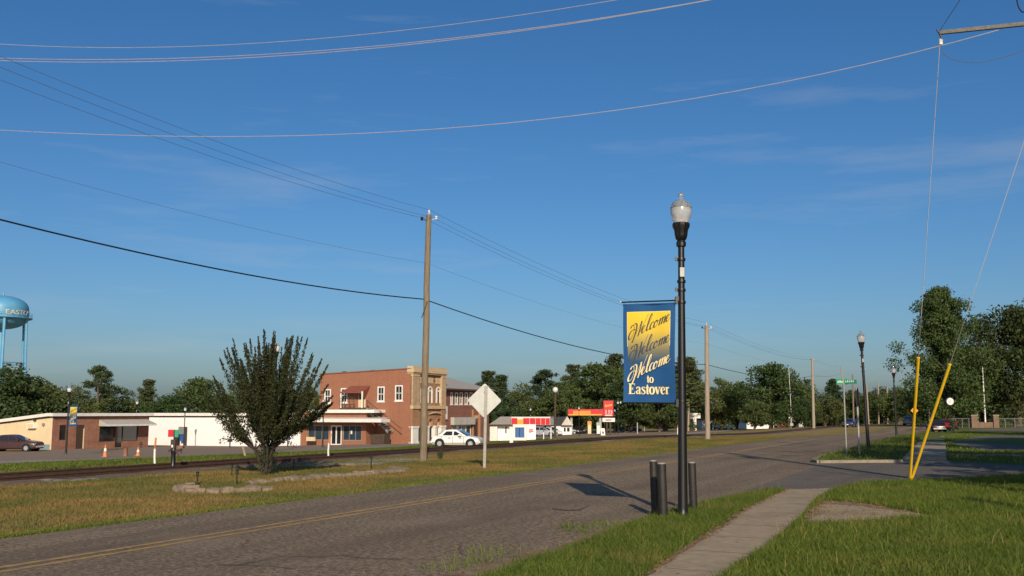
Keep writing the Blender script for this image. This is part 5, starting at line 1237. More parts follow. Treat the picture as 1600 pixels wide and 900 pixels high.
LABS = [(1357, 702, 517, 'second lamp post along the sidewalk, beside the street name signs'), (1401, 684, 572, 'third lamp post along the sidewalk, left of the yellow guards')]
for px_, py_, top, lab in LABS:
    p = ground_at(px_, py_); h = depth_at(px_, top, p.y).z - p.z
    l2 = copy_thing(lamp, p, .4, lab, scale=h/5.22)
    if px_ == 1357: l2.rotation_euler = (0, R(-1.4), 0)
    for k in [o for o in COL.objects if o.parent == l2 and o.name.startswith('banner_arm')]:
        for kk in [o for o in COL.objects if o.parent == k]: bpy.data.objects.remove(kk)
        bpy.data.objects.remove(k)
M['globe_white'] = mat('white_globe', (.80,.80,.76), rough=.35, scale=3, trans=.15)
FAR = [(103, 710.5, 602, 'lamp post with a small banner in front of the brown brick storefront'), (504, 700, 622, 'slim lamp post standing in front of the corner shop'), (427, 706, 533, 'lamp post whose globe shows through the crape myrtle'),
       (287, 698, 636, 'thin lamp post against the white wall by the pay phone'), (212, 700, 625, 'lamp whose white globe shows above the storefront roof'), (829, 684, 637, 'globe lamp behind the kiosk fascia'),
       (905, 682, 635, 'globe lamp in front of the filling station canopy'), (966, 679, 626, 'globe lamp at the lower left corner of the banner'), (1029, 675, 641, 'globe lamp right of the yellow arrow sign'),
       (961, 679, 639, 'globe lamp right of the red price sign')]
for px_, py_, top, lab in FAR:
    p = ground_at(px_, py_)
    if px_ == 212: p = on_ground(212, 128)
    h = depth_at(px_, top, p.y).z - p.z
    l2 = copy_thing(lamp, p, 0, lab, scale=h/5.22)
    for k in [o for o in COL.objects if o.parent == l2 and o.name.startswith('banner_arm')]:
        for kk in [o for o in COL.objects if o.parent == k]: bpy.data.objects.remove(kk)
        bpy.data.objects.remove(k)
    for k in [o for o in COL.objects if o.parent == l2 and o.name.startswith('globe') and not o.name.startswith('globe_cap')]:
        me_ = k.data.copy(); me_.materials.clear(); me_.materials.append(M['globe_white']); k.data = me_
    if px_ == 103:
        s_ = h/5.22; b2 = copy_thing(banner, p + Vector((.12, -.06, 2.15*s_)), RZ, 'small blue and yellow banner on the lamp before the storefront', scale=s_*.95)
# tall globe light on a brown wooden post
p = ground_at(867, 684); h = depth_at(868, 608, p.y).z - p.z
o = thing('globe_light', p, 0, 'tall white globe light on a brown post right of the kiosk', 'street lamp')
MB().tube([(0,0,-.2),(.1,0,h-.5)], [.2,.14], 8).build('post', M['wood_dark'], o, smooth=50); MB().lathe([(.1,h-.55),(.36,h-.35),(.42,h-.05),(.3,h+.22),(.01,h+.32)], 14, c=(.1,0,0)).build('globe', M['globe_white'], o, smooth=60)
MB().lathe([(.2,h-.62),(.2,h-.52)], 10, c=(.1,0,0)).build('fitter', M['black_metal'], o)
# a lamp of the same row just out of view on the right: its shadow lies on the lawn
pp = Vector((9.35, 8.0, 0)); l2 = copy_thing(lamp, pp, 0, 'lamp post just outside the right edge, its globe shadow on the lawn')
for k in [o_ for o_ in COL.objects if o_.parent == l2 and o_.name.startswith('banner_arm')]:
    for kk in [o_ for o_ in COL.objects if o_.parent == k]: bpy.data.objects.remove(kk)
    bpy.data.objects.remove(k)
# bollards around the lamp
for px_, py_, hh, rr, lab in ((1033, 808, .87, .062, 'dark pipe bollard left of the lamp, the farther one of the pair'), (1037, 813, .86, .068, 'dark pipe bollard left of the lamp, the nearer one of the pair'), (1084, 800, .81, .066, 'dark pipe bollard right of the lamp post')):
    p = ground_at(px_, py_); 
    if px_ == 1033: p.x -= .065; p.y += .2
    o = thing('bollard', p, 0, lab, 'bollard', 'pipe bollards around the lamp'); o.rotation_euler = (R(.6), R(-1.2), 0)
    MB().lathe([(rr,-.1),(rr,hh-.015),(rr*.97,hh)], 20).build('pipe', M['bollard'], o, smooth=40); MB().lathe([(rr*.9,hh-.02),(rr*.9,hh+.006),(rr*.55,hh+.016),(.001,hh+.018)], 18).build('concrete_cap', M['concrete'], o, smooth=40)

# ================================================================== SIGNS
sp_ = ground_at(757, 731.5)
o = thing('road_sign', sp_, 0, 'large diamond road sign seen from its bare grey back', 'road sign')
Hs = depth_at(754, 599, sp_.y).z - sp_.z
po = MB(); po.box(-.03,.03,-.018,.018,-.2,Hs-.08); po.box(-.042,-.03,-.03,.012,-.2,Hs-.08); po.box(.03,.042,-.03,.012,-.2,Hs-.08); po.build('post', M['galv'], o)
hd = .53; r_ = .05
dm = []
for k in range(4):
    a = math.pi/2*k; c0 = Vector((math.cos(a)*(hd-r_*1.4), math.sin(a)*(hd-r_*1.4)))
    for j in (-1, 0, 1): aa = a + j*math.pi/4; dm.append((c0.x + math.cos(aa)*r_ - .045, c0.y + math.sin(aa)*r_ + Hs - hd + .01))
MB().prism(dm, 'y', .022, .026).build('panel', M['sign_back'], o, bevel=None)
for z in (.28, -.28): MB().tube([(-.045,.005,Hs-hd+z),(-.045,-.045,Hs-hd+z)], .012, 8).build('bolt', M['galv'], o)
o.rotation_euler = (0, R(1.0), R(-6))
# street name signs on the far corner
p = ground_at(1323, 716); o = thing('street_name_sign', p, 0, 'pale post with two green street name blades at the far corner', 'street sign')
h = depth_at(1322, 592, p.y).z - p.z; s_ = p.y/FPX
MB().tube([(0,0,-.2),(0,0,h-.02)], .032, 8).build('post', M['galv'], o, smooth=50)
for (a0, a1, z0, z1, yaw, nm) in ((-12, 7, h-.20, h, .12, ''), (1, 12, h-.19, h-.04, -.85, '')):
    bl = MB().box(a0*s_, a1*s_ if yaw > 0 else a0*s_+.5, -.006, .006, z0, z1).build('blade', M['green_sign'], o); bl.rotation_euler = (0, 0, yaw)
    mk = MB()
    for k in range(5): mk.box((a0+2)*s_ + k*.075, (a0+2)*s_ + k*.075 + .045, -.0085, -.0062, z0+.06, z0+.06+.06+.02*(k % 2))
    mk.build('lettering', M['white_trim'], bl)
p = ground_at(1343, 713.5); o = thing('stop_sign', p, 0, 'thin sign post with its sign seen edge-on beside the second lamp', 'road sign')
h = depth_at(1344, 606, p.y).z - p.z; MB().box(-.028,.028,-.028,.028,-.2,h).build('post', M['galv'], o)
oc = [(math.cos(R(22.5+45*k))*.38, math.sin(R(22.5+45*k))*.38 + h - .34) for k in range(8)]
MB().prism(oc, 'x', .03, .034).build('panel', M['taillight'], o).rotation_euler = (0, 0, R(-12))
p = ground_at(1346, 703); 
# yellow arrow sign beyond the railway
p = ground_at(1007, 674); o = thing('arrow_sign', p, 0, 'yellow diamond sign with a dark double arrow beyond the railway', 'road sign'); s_ = p.y/FPX
MB().box(-.05,.05,-.04,.04,-.2,17*s_).build('post', M['galv'], o); zc = 16.5*s_; q_ = 6.6*s_
pn = MB().prism([(-q_,zc),(0,zc-q_),(q_,zc),(0,zc+q_)], 'y', -.07, -.045).build('panel', M['yellow_sign'], o)
ar = MB(); k_ = q_*.62; ar.prism([(-k_,zc),(-k_*.35,zc-k_*.42),(-k_*.35,zc-k_*.16),(k_*.35,zc-k_*.16),(k_*.35,zc-k_*.42),(k_,zc),(k_*.35,zc+k_*.42),(k_*.35,zc+k_*.16),(-k_*.35,zc+k_*.16),(-k_*.35,zc+k_*.42)], 'y', -.09, -.0705); ar.build('arrow', M['door_brown'], pn)
p = ground_at(996, 678); o = thing('post', p, 0, 'short grey post left of the yellow arrow sign', 'post'); MB().box(-.07,.07,-.07,.07,-.2,17*p.y/FPX).build('shaft', M['galv'], o); MB().box(-.09,.09,-.09,.09,17*p.y/FPX,17*p.y/FPX+.05).build('cap', M['galv'], o)
p = ground_at(1430, 668); o = thing('warning_sign', p, 0, 'orange diamond sign behind the left yellow guard', 'road sign'); s_ = p.y/FPX
MB().box(-.05,.05,-.03,.03,-.2,32*s_).build('post', M['galv'], o); MB().prism([(-6*s_,26*s_),(0,20*s_),(6*s_,26*s_),(0,32*s_)], 'y', -.06, -.035).build('panel', M['orange_sign'], o)
p = ground_at(1381, 663); o = thing('road_sign', p, 0, 'tiny white diamond sign back far along the road', 'road sign'); s_ = p.y/FPX
MB().box(-.06,.06,-.04,.04,-.2,14*s_).build('post', M['galv'], o); MB().prism([(-3.6*s_,14*s_),(0,10.4*s_),(3.6*s_,14*s_),(0,17.6*s_)], 'y', -.07, -.042).build('panel', M['sign_back'], o)
p = ground_at(1208, 668.5); o = thing('stop_sign', p, 0, 'red stop sign on a short post left of the crossing mast', 'road sign'); s_ = p.y/FPX
MB().box(-.06,.06,-.04,.04,-.2,9*s_).build('post', M['white_trim'], o); MB().prism([(math.cos(R(22.5+45*k))*4*s_, math.sin(R(22.5+45*k))*4*s_+12.5*s_) for k in range(8)], 'y', -.06, -.03).build('panel', M['red_sign'], o)
# railway crossing masts with raised gate arms, relay cabinet
for px_, py_, tx_, ty_, lab in ((1236, 668.5, 1232, 574, 'railway crossing mast with its white gate arm raised, left of the relay cabinet'), (1310, 663.5, 1301, 592, 'farther railway crossing mast with raised gate arm')):
    p = ground_at(px_, py_); s_ = p.y/FPX; o = thing('crossing_signal', p, 0, lab, 'crossing signal'); tp = depth_at(tx_, ty_, p.y) - p
    MB().tube([(0,0,-.3),(0,0,20*s_)], .09, 8).build('mast', M['galv'], o)
    MB().bar((.1,-.15,6*s_), (tp.x, -.15, tp.z), .16, .06).build('gate_arm', M['white_trim'], o)
    MB().box(-.25,.35,-.3,.1,3*s_,7*s_).build('gate_motor', M['galv'], o)
    for a in (-1, 1):
        MB().tube([(a*3*s_,-.12,12*s_),(a*3*s_,-.2,12*s_)], 2.2*s_, 12).build('signal_disc', M['black_metal'], o)
        MB().bar((-3.5*s_,-.16,(18-a*3)*s_),(3.5*s_,-.16+.02*a,(18+a*3)*s_), .18, .02, up=(0,1,0)).build('crossbuck', M['white_trim'], o)
p = ground_at(1252, 667.5); s_ = p.y/FPX; o = thing('relay_cabinet', p, .15, 'grey metal relay cabinet right of the crossing mast', 'cabinet')
MB().box(-5.8*s_,5.8*s_,-.7,.7,0,16*s_).build('body', M['galv'], o); MB().box(-6.2*s_,6.2*s_,-.8,.8,16*s_,17*s_).build('roof', M['galv'], o); MB().box(-5*s_,5*s_,-.72,-.701,.2,15*s_).build('door', M['sign_back'], o)
# corner clock, brick gate, fence, flagpole
p = ground_at(1486, 673); s_ = p.y/FPX; o = thing('street_clock', p, 0, 'black street clock with a round white face', 'clock')
MB().lathe([(.34,-.1),(.34,.25),(.2,.35),(.15,.5),(.10,.9),(.085,38*s_),(.14,39.5*s_)], 14).build('post', M['black_metal'], o, smooth=40)
MB().tube([(0,-.2,45*s_),(0,.2,45*s_)], 6.6*s_, 24).build('case', M['black_metal'], o); fc = MB().tube([(0,-.215,45*s_),(0,-.202,45*s_)], 5.4*s_, 24).build('face', M['white_trim'], o)
hn = MB(); hn.bar((0,-.225,45*s_),(.12,-.225,48*s_),.04,.01,up=(0,1,0)); hn.bar((0,-.225,45*s_),(-.1,-.225,43*s_),.05,.01,up=(0,1,0)); hn.build('hands', M['black_metal'], fc)
MB().lathe([(.2,50.5*s_),(.1,52*s_),(.02,53.5*s_)], 10).build('crest', M['black_metal'], o)
g0 = ground_at(1521, 668.5); s_ = g0.y/FPX
bwl = thing('brick_gateway', g0, 0, 'two brick pillars joined by a low brick wall at right', 'wall')
for a in (0, 34): 
    pi_ = MB().box((a-4)*s_,(a+4.2)*s_,-.4,.4,-.5,18.5*s_).build('pillar', M['brick_pillar'], bwl); MB().box((a-4.6)*s_,(a+4.8)*s_,-.46,.46,18.5*s_,20*s_).build('pillar_cap', M['kerb'], pi_)
MB().box(4.2*s_,30*s_,-.15,.15,-.5,8.5*s_).build('low_wall', M['brick_pillar'], bwl)
fn = thing('chain_fence', g0, 0, 'grey pipe and wire fence on both sides of the brick pillars', 'fence')
for a in (-36, -27, -16.5, -6, 50, 65, 82, 100): MB().tube([(a*s_,.1,-.3),(a*s_,.1,14.5*s_)], .035, 6).build('post', M['galv'], fn)
for a, b in ((-36, -5), (39, 104)):
    MB().tube([(a*s_,.1,14.3*s_),(b*s_,.1,14.3*s_)], .028, 6).build('top_rail', M['galv'], fn)
    wm = MB(); n_ = int((b-a)*s_/.35)
    for k in range(n_): wm.tube([(a*s_+.35*k,.1,.1),(a*s_+.35*k+.9,.1,14.2*s_)], .004, 3, cap=False); wm.tube([(a*s_+.35*k+.9,.1,.1),(a*s_+.35*k,.1,14.2*s_)], .004, 3, cap=False)
    wm.build('wire_mesh', M['galv'], fn)
p = ground_at(1540, 667); o = thing('flagpole', p, 0, 'leaning white flagpole rising between the brick pillars', 'flagpole'); e = depth_at(1535, 573, p.y) - p
MB().tube([(0,0,-.2), tuple(e)], [.14,.09], 8).build('shaft', M['white_trim'], o, smooth=60); MB().lathe([(.01,-.1),(.13,0),(.01,.12)], 8, c=tuple(e)).build('finial', M['galv'], o)
for px_, py_, top, lab in ((1518, 666.5, 629, 'pale wooden post left behind the brick pillar'), (1528, 666.5, 642, 'short pale wooden post between the brick pillars'), (1453, 667, 640, 'short pale wooden post left of the street clock')):
    p = ground_at(px_, py_); o = thing('post', p, 0, lab, 'post'); MB().tube([(0,0,-.3),(.03,0,(py_-top)*p.y/FPX)], [.16,.13], 8).build('shaft', M['wood_pole_pale'], o)
for px_, py_, sc, lab in ((1494, 674, .75, 'low reddish bush at the foot of the street clock'), (1440, 671, .9, 'low green bush left of the dark car at the far sidewalk')):
    tree('bush', BUSH[0], ground_at(px_, py_), lab, 'bush', scale=sc)
# ================================================================== UTILITY POLES AND WIRES
PO = {}
def pole(px_, py_, top, lab, m='wood_pole', r0=.15, r1=.11, tx=None, ins=True):
    p = ground_at(px_, py_); t_ = depth_at(tx if tx else px_, top, p.y) - p
    o = thing('utility_pole', p, 0, lab, 'utility pole', 'wooden utility poles')
    n = 7; pts = [(t_.x*k/n + .012*math.sin(k*2.1), .01*math.cos(k*1.7), -.4 + (t_.z+.4)*k/n) for k in range(n+1)]
    MB().tube(pts, [r0+(r1-r0)*k/n for k in range(n+1)], 12).build('shaft', M[m], o, smooth=50)
    return o, p, t_
P1, p1, t1 = pole(661, 720.5, 336, 'tall bare wooden utility pole in front of the brick building', tx=669.5, r0=.135, r1=.10)
P2, p2, t2 = pole(1105.5, 686.5, 508.5, 'pale wooden pole right of the welcome banner', 'wood_pole_pale', tx=1104, r0=.17, r1=.13)
P3, p3, t3 = pole(1271.5, 670.5, 560.5, 'pale wooden pole right of the relay cabinet', 'wood_pole_pale', tx=1269, r0=.24, r1=.17)
P4, p4, t4 = pole(1324, 661, 573, 'leaning pale pole behind the green street name blades', 'wood_pole_pale', tx=1314, r0=.3, r1=.22)
for px_, py_, top, tx, m_, lab in ((1334, 664.5, 585, 1332, 'wood_pole', 'brown wooden pole just right of the street name post'), (1357.5, 664, 600, 1354, 'wood_pole_pale', 'pale pole seen right behind the second lamp post'), (1373, 663.5, 598, 1372, 'wood_pole_pale', 'slim pale pole between the second and third lamp posts'), (1387, 663, 604, 1386, 'wood_pole_pale', 'farthest slim pale pole left of the third lamp post'), (1075, 674, 604, 1077, 'wood_pole_pale', 'pole with small boxes just right of the black lamp post'), (977, 676, 632, 977, 'wood_pole', 'stubby pole below the welcome banner')):
    pole(px_, py_, top, lab, m_, tx=tx, r0=.2, r1=.15)
# insulators
def insul(par, at, side):
    mb = MB(); at = Vector(at)
    if side == 0:
        mb.lathe([(.018,-.03),(.018,.05),(.045,.06),(.05,.09),(.03,.105),(.05,.12),(.055,.15),(.03,.17),(.035,.2),(.01,.22)], 10, c=tuple(at))
    else:
        mb.tube([at, at + Vector((side*.12,0,.03))], .014, 6); mb.lathe([(.05,-.05),(.06,-.02),(.035,0),(.06,.03),(.05,.07),(.02,.09)], 10, c=tuple(at + Vector((side*.16,0,.05))))
    mb.build('insulator', M['porcelain'] if side != -1 else M['porc_dark'], par, smooth=40)
ins = [(t1.x+.02, 0, t1.z-.02, 0), (t1.x-.08, 0, t1.z-.20, -1), (t1.x+.13, 0, t1.z-.17, 1)]
for x_, y_, z_, s_ in ins: insul(P1, (x_, y_, z_), s_)
for par, t_ in ((P2, t2), (P3, t3)):
    for s_ in (0, -1, 1): insul(par, (t_.x+s_*.13, 0, t_.z - (.2 if s_ else 0)), s_)
MB().bar((t1.x-.2,-.14,t1.z*.6-.25),(t1.x-.0,-.14,t1.z*.64),.03,.03).build('guy_bracket', M['wood_dark'], P1)

def wire(name, pts, r, m, label, group=None, seg=16):
    """pts: list of (position, sag to the next one)"""
    o0 = Vector(pts[0][0]); path = []
    for (a, sg), (b, _) in zip(pts[:-1], pts[1:]):
        a, b = Vector(a), Vector(b)
        for k in range(seg): t = k/seg; path.append(a.lerp(b, t) - Vector((0,0,4*sg*t*(1-t))) - o0)
    path.append(Vector(pts[-1][0]) - o0)
    o = MB().tube(path, r, 5).build(name, M[m]); o.location = o0; tag(o, label, 'wire', group); return o
P1v, P2v, P3v, P4v = p1, p2, p3, p4
t0 = Vector((p1.x - (p2.x-p1.x)*.62, p1.y - (p2.y-p1.y)*.62, 0))     # previous pole, behind the camera on the left
pole0 = thing('utility_pole', (t0.x, t0.y, T(t0.x, t0.y)), 0, 'wooden utility pole outside the left edge behind the camera', 'utility pole', 'wooden utility poles')
def px_at(px_, py_, A, Bv):
    """height of the wire above a ground line A-B where the photo column px_ crosses it"""
    r = ray(px_, py_); r = r/r.y; d = Bv - A; s = (r.x*A.y - A.x) / (d.x - r.x*d.y); Y = A.y + d.y*s
    return s, Vector((r.x*Y, Y, EYE + r.z*Y))
def rail_wire(i, off, zoff1, zoff2, y_at_0, sagf, r, m, label, z3=None):
    A = Vector((p1.x+off, p1.y, 0)); B_ = Vector((t0.x+off, t0.y, 0))
    z1 = p1.z + t1.z + zoff1
    s, w = px_at(2, y_at_0, A, B_); sg = .35*sagf
    # end height so that the span passes through the measured point
    zB = (w.z - z1*(1-s) + 4*sg*s*(1-s)) / s
    z2 = p2.z + t2.z + zoff2; z3_ = p3.z + t3.z + zoff2; z4_ = p4.z + t4.z + zoff2
    x1 = p1.x + t1.x*(z1-p1.z)/t1.z + off
    wire('power_line', [((t0.x+off, t0.y, zB), sg), ((x1, p1.y, z1), .55*sagf), ((p2.x+t2.x+off, p2.y, z2), .6*sagf), ((p3.x+t3.x+off, p3.y, z3_), .5*sagf), ((p4.x+t4.x, p4.y, z4_), 0)], r, m, label, 'wires along the railway pole line')
    return zB
zt = rail_wire(0, .02, .2, .2, 89, 1, .0055, 'wire_dark', 'topmost thin dark wire of the railway pole line')
rail_wire(1, .15, -.1, -.1, 106, 1, .0055, 'wire_dark', 'middle thin dark wire of the railway pole line')
rail_wire(2, -.16, -.12, -.12, 126, 1, .0055, 'wire_dark', 'third thin dark wire of the railway pole line')
def zfrac(p_, t_, px_, py_): return depth_at(px_, py_, p_.y).z - (p_.z + t_.z)
z_n1, z_n2 = zfrac(p1, t1, 668, 411), zfrac(p2, t2, 1104, 537)
rail_wire(3, -.05, z_n1, z_n2, 254, .8, .0038, 'wire_dark', 'faint single wire below the three wires of the pole line')
z_c1, z_c2 = zfrac(p1, t1, 665, 467.5), zfrac(p2, t2, 1104, 569.5)
rail_wire(4, -.1, z_c1, z_c2, 344, 1.1, .021, 'cable', 'thick black cable on the railway pole line')
hz0 = zt - T(t0.x, t0.y)
MB().tube([(0,0,-.4),(0,0,hz0+.05)], [.16,.11], 10).build('shaft', M['wood_pole'], pole0, smooth=50)

# the pole just outside the right edge, with its crossarm in view
rp0 = Vector((10.8, 16.9, 0)); RP = thing('utility_pole', rp0, 0, 'utility pole outside the right edge whose crossarm reaches into view', 'utility pole', 'wooden utility poles')
tip = depth_at(1469, 51, 18.1); rend = depth_at(1600, 37.5, 17.5); adir = (rend - tip)
armz = tip.z
MB().tube([(0,0,-.4),(0,0,11.4)], [.17,.12], 12).build('shaft', M['wood_pole'], RP, smooth=50)
arm = MB(); a0 = tip - rp0; a1 = a0 + adir*((rp0.x-tip.x)/adir.x)*1.06
arm.bar(a0, a1, .06, .07); ca = arm.build('crossarm', M['arm_wood'], RP)
MB().bar(a0 + Vector((-.06,0,.07)), a0 + Vector((.03,0,-.12)), .03, .02).build('end_bracket', M['black_metal'], ca)
MB().lathe([(.01,-.06),(.04,-.04),(.035,.02),(.045,.05),(.01,.08)], 10, c=tuple(a0 + Vector((0,0,-.2)))).build('insulator', M['porcelain'], ca, smooth=40)
MB().lathe([(.16,0),(.2,.03),(.2,.75),(.16,.8),(.05,.84)], 16, c=(-.38,-.05,9.0)).build('transformer', M['galv'], RP, smooth=40)
jl = [depth_at(x_, y_, 17.6) - rp0 for x_, y_ in ((1471,70),(1474,84),(1500,96),(1540,96),(1600,78),(1680,40))]
MB().tube(cr_curve([(q.x, q.y, q.z) for q in jl], 8), .006, 5).build('jumper_wire', M['wire_dark'], RP)
jl = [depth_at(x_, y_, 17.4) - rp0 for x_, y_ in ((1588,-20),(1589,2),(1593,14),(1600,19),(1615,10),(1625,-25))]
MB().tube(cr_curve([(q.x, q.y, q.z) for q in jl], 8), .012, 5).build('jumper_wire', M['cable'], RP)
def pix_wire(pp, r, m, label):
    pts = [depth_at(*q) for q in pp]
    A = np.array([[p.x, p.y, p.z] for p in pts]); xs = A[:,0]
    cy_ = np.polyfit(xs, A[:,1], 1); czf = np.polyfit(xs, A[:,2], 2 if len(pts) < 5 else 3)
    xx = np.linspace(xs.min()-14, xs.max(), 48); path = [Vector((x, np.polyval(cy_, x), np.polyval(czf, max(x, xs.min()-14)))) for x in xx]
    o0 = path[0].copy(); o = MB().tube([q-o0 for q in path], r, 5).build('power_line', M[m]); o.location = o0; tag(o, label, 'wire', 'wires crossing the road'); return o
def dp(px_): # depth of the crossing wires at a photo column
    k = (px_-800)/1540.0; a, b = Vector((8.7,17.4)), Vector((-12.0,23.3)); d = b-a; s = (k*a.y-a.x)/(d.x-k*d.y); return a.y+d.y*s
pix_wire([(x_, y_, dp(x_)) for x_, y_ in ((0,203.5),(300,213),(600,207),(900,180.5),(1200,132),(1400,90),(1560,47))], .0075, 'wire_pale', 'pale sagging wire that ends at the crossarm on the right')
pix_wire([(x_, y_, dp(x_)) for x_, y_ in ((0,69),(200,74),(400,68),(650,45),(960,0),(1200,-44))], .0065, 'wire_pale', 'highest pale wire at the top of the view')
pix_wire([(x_, y_, dp(x_)+.3) for x_, y_ in ((0,91),(300,90),(600,71),(900,34),(1110,-1),(1300,-38))], .0075, 'wire_pale', 'upper wire of the close pair at the top of the view')
pix_wire([(x_, y_, dp(x_)) for x_, y_ in ((0,95),(300,93.5),(600,75),(850,43),(1110,-1),(1300,-38))], .0075, 'wire_pale', 'lower wire of the close pair at the top of the view')
# guy wires with yellow guards
an = ground_at(1423, 751.5)
for k, (gx, gy, top_px, lab) in enumerate(((1440, 560, a0 + rp0 + Vector((0,0,-.24)), 'near upright yellow guy guard with its wire up to the crossarm tip'), (1482, 570, None, 'leaning yellow guy guard with its wire up to the pole at right'))):
    if top_px is None: top_px = rp0 + Vector((-.12, .0, 10.9))
    d = (top_px - an); g_ = thing('guy_guard', an + Vector((.04*k - .02, .02*k, 0)), 0, lab, 'guy wire', 'yellow guy guards')
    # guard ends where it meets the measured row
    Lk = next(t for t in [i/400 for i in range(1, 400)] if (lambda q: 450 - FPX*((q.z-EYE)*math.cos(PITCH) - q.y*math.sin(PITCH))/(q.y*math.cos(PITCH)+(q.z-EYE)*math.sin(PITCH)) < gy)(an + d*t))
    MB().tube([d*-.012, d*Lk], .034, 10).build('guard', M['guard_yellow'], g_, smooth=50)
    MB().tube([d*Lk*.98, d*1.0], .0065, 5).build('wire', M['guy'], g_)
    MB().tube([d*Lk, d*(Lk+.06), d*(Lk+.1)], [.012,.010,.006], 6).build('wire_grip', M['galv'], g_)
up_ = tip + Vector((0,0,.05)); q_ = depth_at(1501, -2, 17.0)
o = MB().tube([Vector((0,0,0)), (q_-up_), (q_-up_)*1.6], .0065, 5).build('guy_wire', M['wire_pale']); o.location = up_; tag(o, 'thin pale wire rising from the crossarm tip out of view', 'wire')

# ================================================================== VERGE ALONG THE RAILWAY
# ---- crape myrtle
def crape(loc):
    rng = np.random.default_rng(5); rnd = random.Random(5); t_ = thing('crape_myrtle', loc, 0, 'bushy crape myrtle with many upright leafy shoots beside the track', 'tree')
    mb = MB(); forks = []
    for k in range(9):
        a = 2*math.pi*k/9 + rnd.uniform(-.3,.3); r0 = rnd.uniform(.02,.10); r1 = rnd.uniform(.16,.42); z1 = rnd.uniform(.6,1.0)
        f = (math.cos(a)*r1, math.sin(a)*r1*.8, z1); forks.append(f)
        mb.tube([(math.cos(a)*r0, math.sin(a)*r0, -.1), (math.cos(a)*(r0+r1)*.42+rnd.uniform(-.04,.04), math.sin(a)*(r0+r1)*.4, z1*.5), f], [.068,.048,.038], 7)
    leaves = []; nrm = []
    tips = []
    for k in range(112):
        if k < 62: pol = R(min(46, abs(rng.normal(0, 27))))
        else: pol = R(rng.uniform(18, 68))
        az = rng.uniform(0, 2*math.pi)
        el = math.cos(pol); L = 3.05 if pol < R(30) else 3.05 - (pol-R(30))/R(48)*.85
        L *= rng.uniform(.72, 1.02)
        dirv = np.array([math.sin(pol)*math.cos(az), math.sin(pol)*math.sin(az)*.9, el])
        f = np.array(min(forks, key=lambda q: (q[0]-dirv[0]*.4)**2 + (q[1]-dirv[1]*.4)**2))
        tip_ = f*.6 + dirv*L + np.array([0, 0, .45]); 
        c1 = f + (tip_-f)*.4 + np.array([dirv[0]*.22, dirv[1]*.22, -.15])
        pts = [(1-t)**2*f + 2*t*(1-t)*c1 + t*t*tip_ for t in np.linspace(0, 1, 8)]
        mb.tube(pts, [.022,.018,.015,.012,.009,.007,.005,.003], 4, cap=False); tips.append(tip_)
        n = 450
        tt = rng.uniform(.22, 1.0, n)**.9; P = np.array(pts); idx = np.clip((tt*7).astype(int), 0, 6); fr = (tt*7-idx)[:,None]
        c = P[idx]*(1-fr) + P[idx+1]*fr; rad = (.125*np.clip((1.03-tt)/.30, .12, 1))[:,None]; off = rng.normal(size=(n,3)); off /= np.linalg.norm(off, axis=1)[:,None]
        leaves.append(c + off*rad*rng.uniform(.3,1.2,(n,1)))
    tl_ = rng.normal(size=(900, 3)) * np.array([.16, .16, .28]) + np.array([0, 0, .52]); leaves.append(tl_[tl_[:,2] > .06])     # shoots sprouting from the stems
    # side boughs hanging low
    for k in range(13):
        az = rng.uniform(0, 2*math.pi); f = np.array(rnd.choice(forks)); L = rng.uniform(.9, 1.55); e = f + np.array([math.cos(az)*L, math.sin(az)*L*.9, rng.uniform(.05,.6)])
        pts = [f*(1-t)+e*t + np.array([0,0,.25*math.sin(math.pi*t)]) for t in np.linspace(0,1,6)]; mb.tube(pts, [.02,.016,.012,.009,.006,.003], 4, cap=False)
        n = 85; tt = rng.uniform(.3,1,n); P = np.array(pts); idx = np.clip((tt*5).astype(int), 0, 4); fr = (tt*5-idx)[:,None]; c = P[idx]*(1-fr)+P[idx+1]*fr
        leaves.append(c + rng.normal(size=(n,3))*.06)
    mb.build('trunk', M['bark_dark'], t_, smooth=60)
    C = np.concatenate(leaves); make_obj('crown', leaf_mesh('crown', C, .036, rng, asp=.5, m=M['leaf_crape']), t_)
    return t_
cm_ = ground_at(409, 742); ct = crape(cm_)
hh = depth_at(425, 522, cm_.y).z - cm_.z; ct.scale = (hh/3.85*.81, hh/3.85*.81, hh/3.85); ct.location.x += .1
# mulch under the tree
ml = [(cm_.x + 1.1*math.cos(2*math.pi*k/14), cm_.y + .9*math.sin(2*math.pi*k/14)) for k in range(14)]
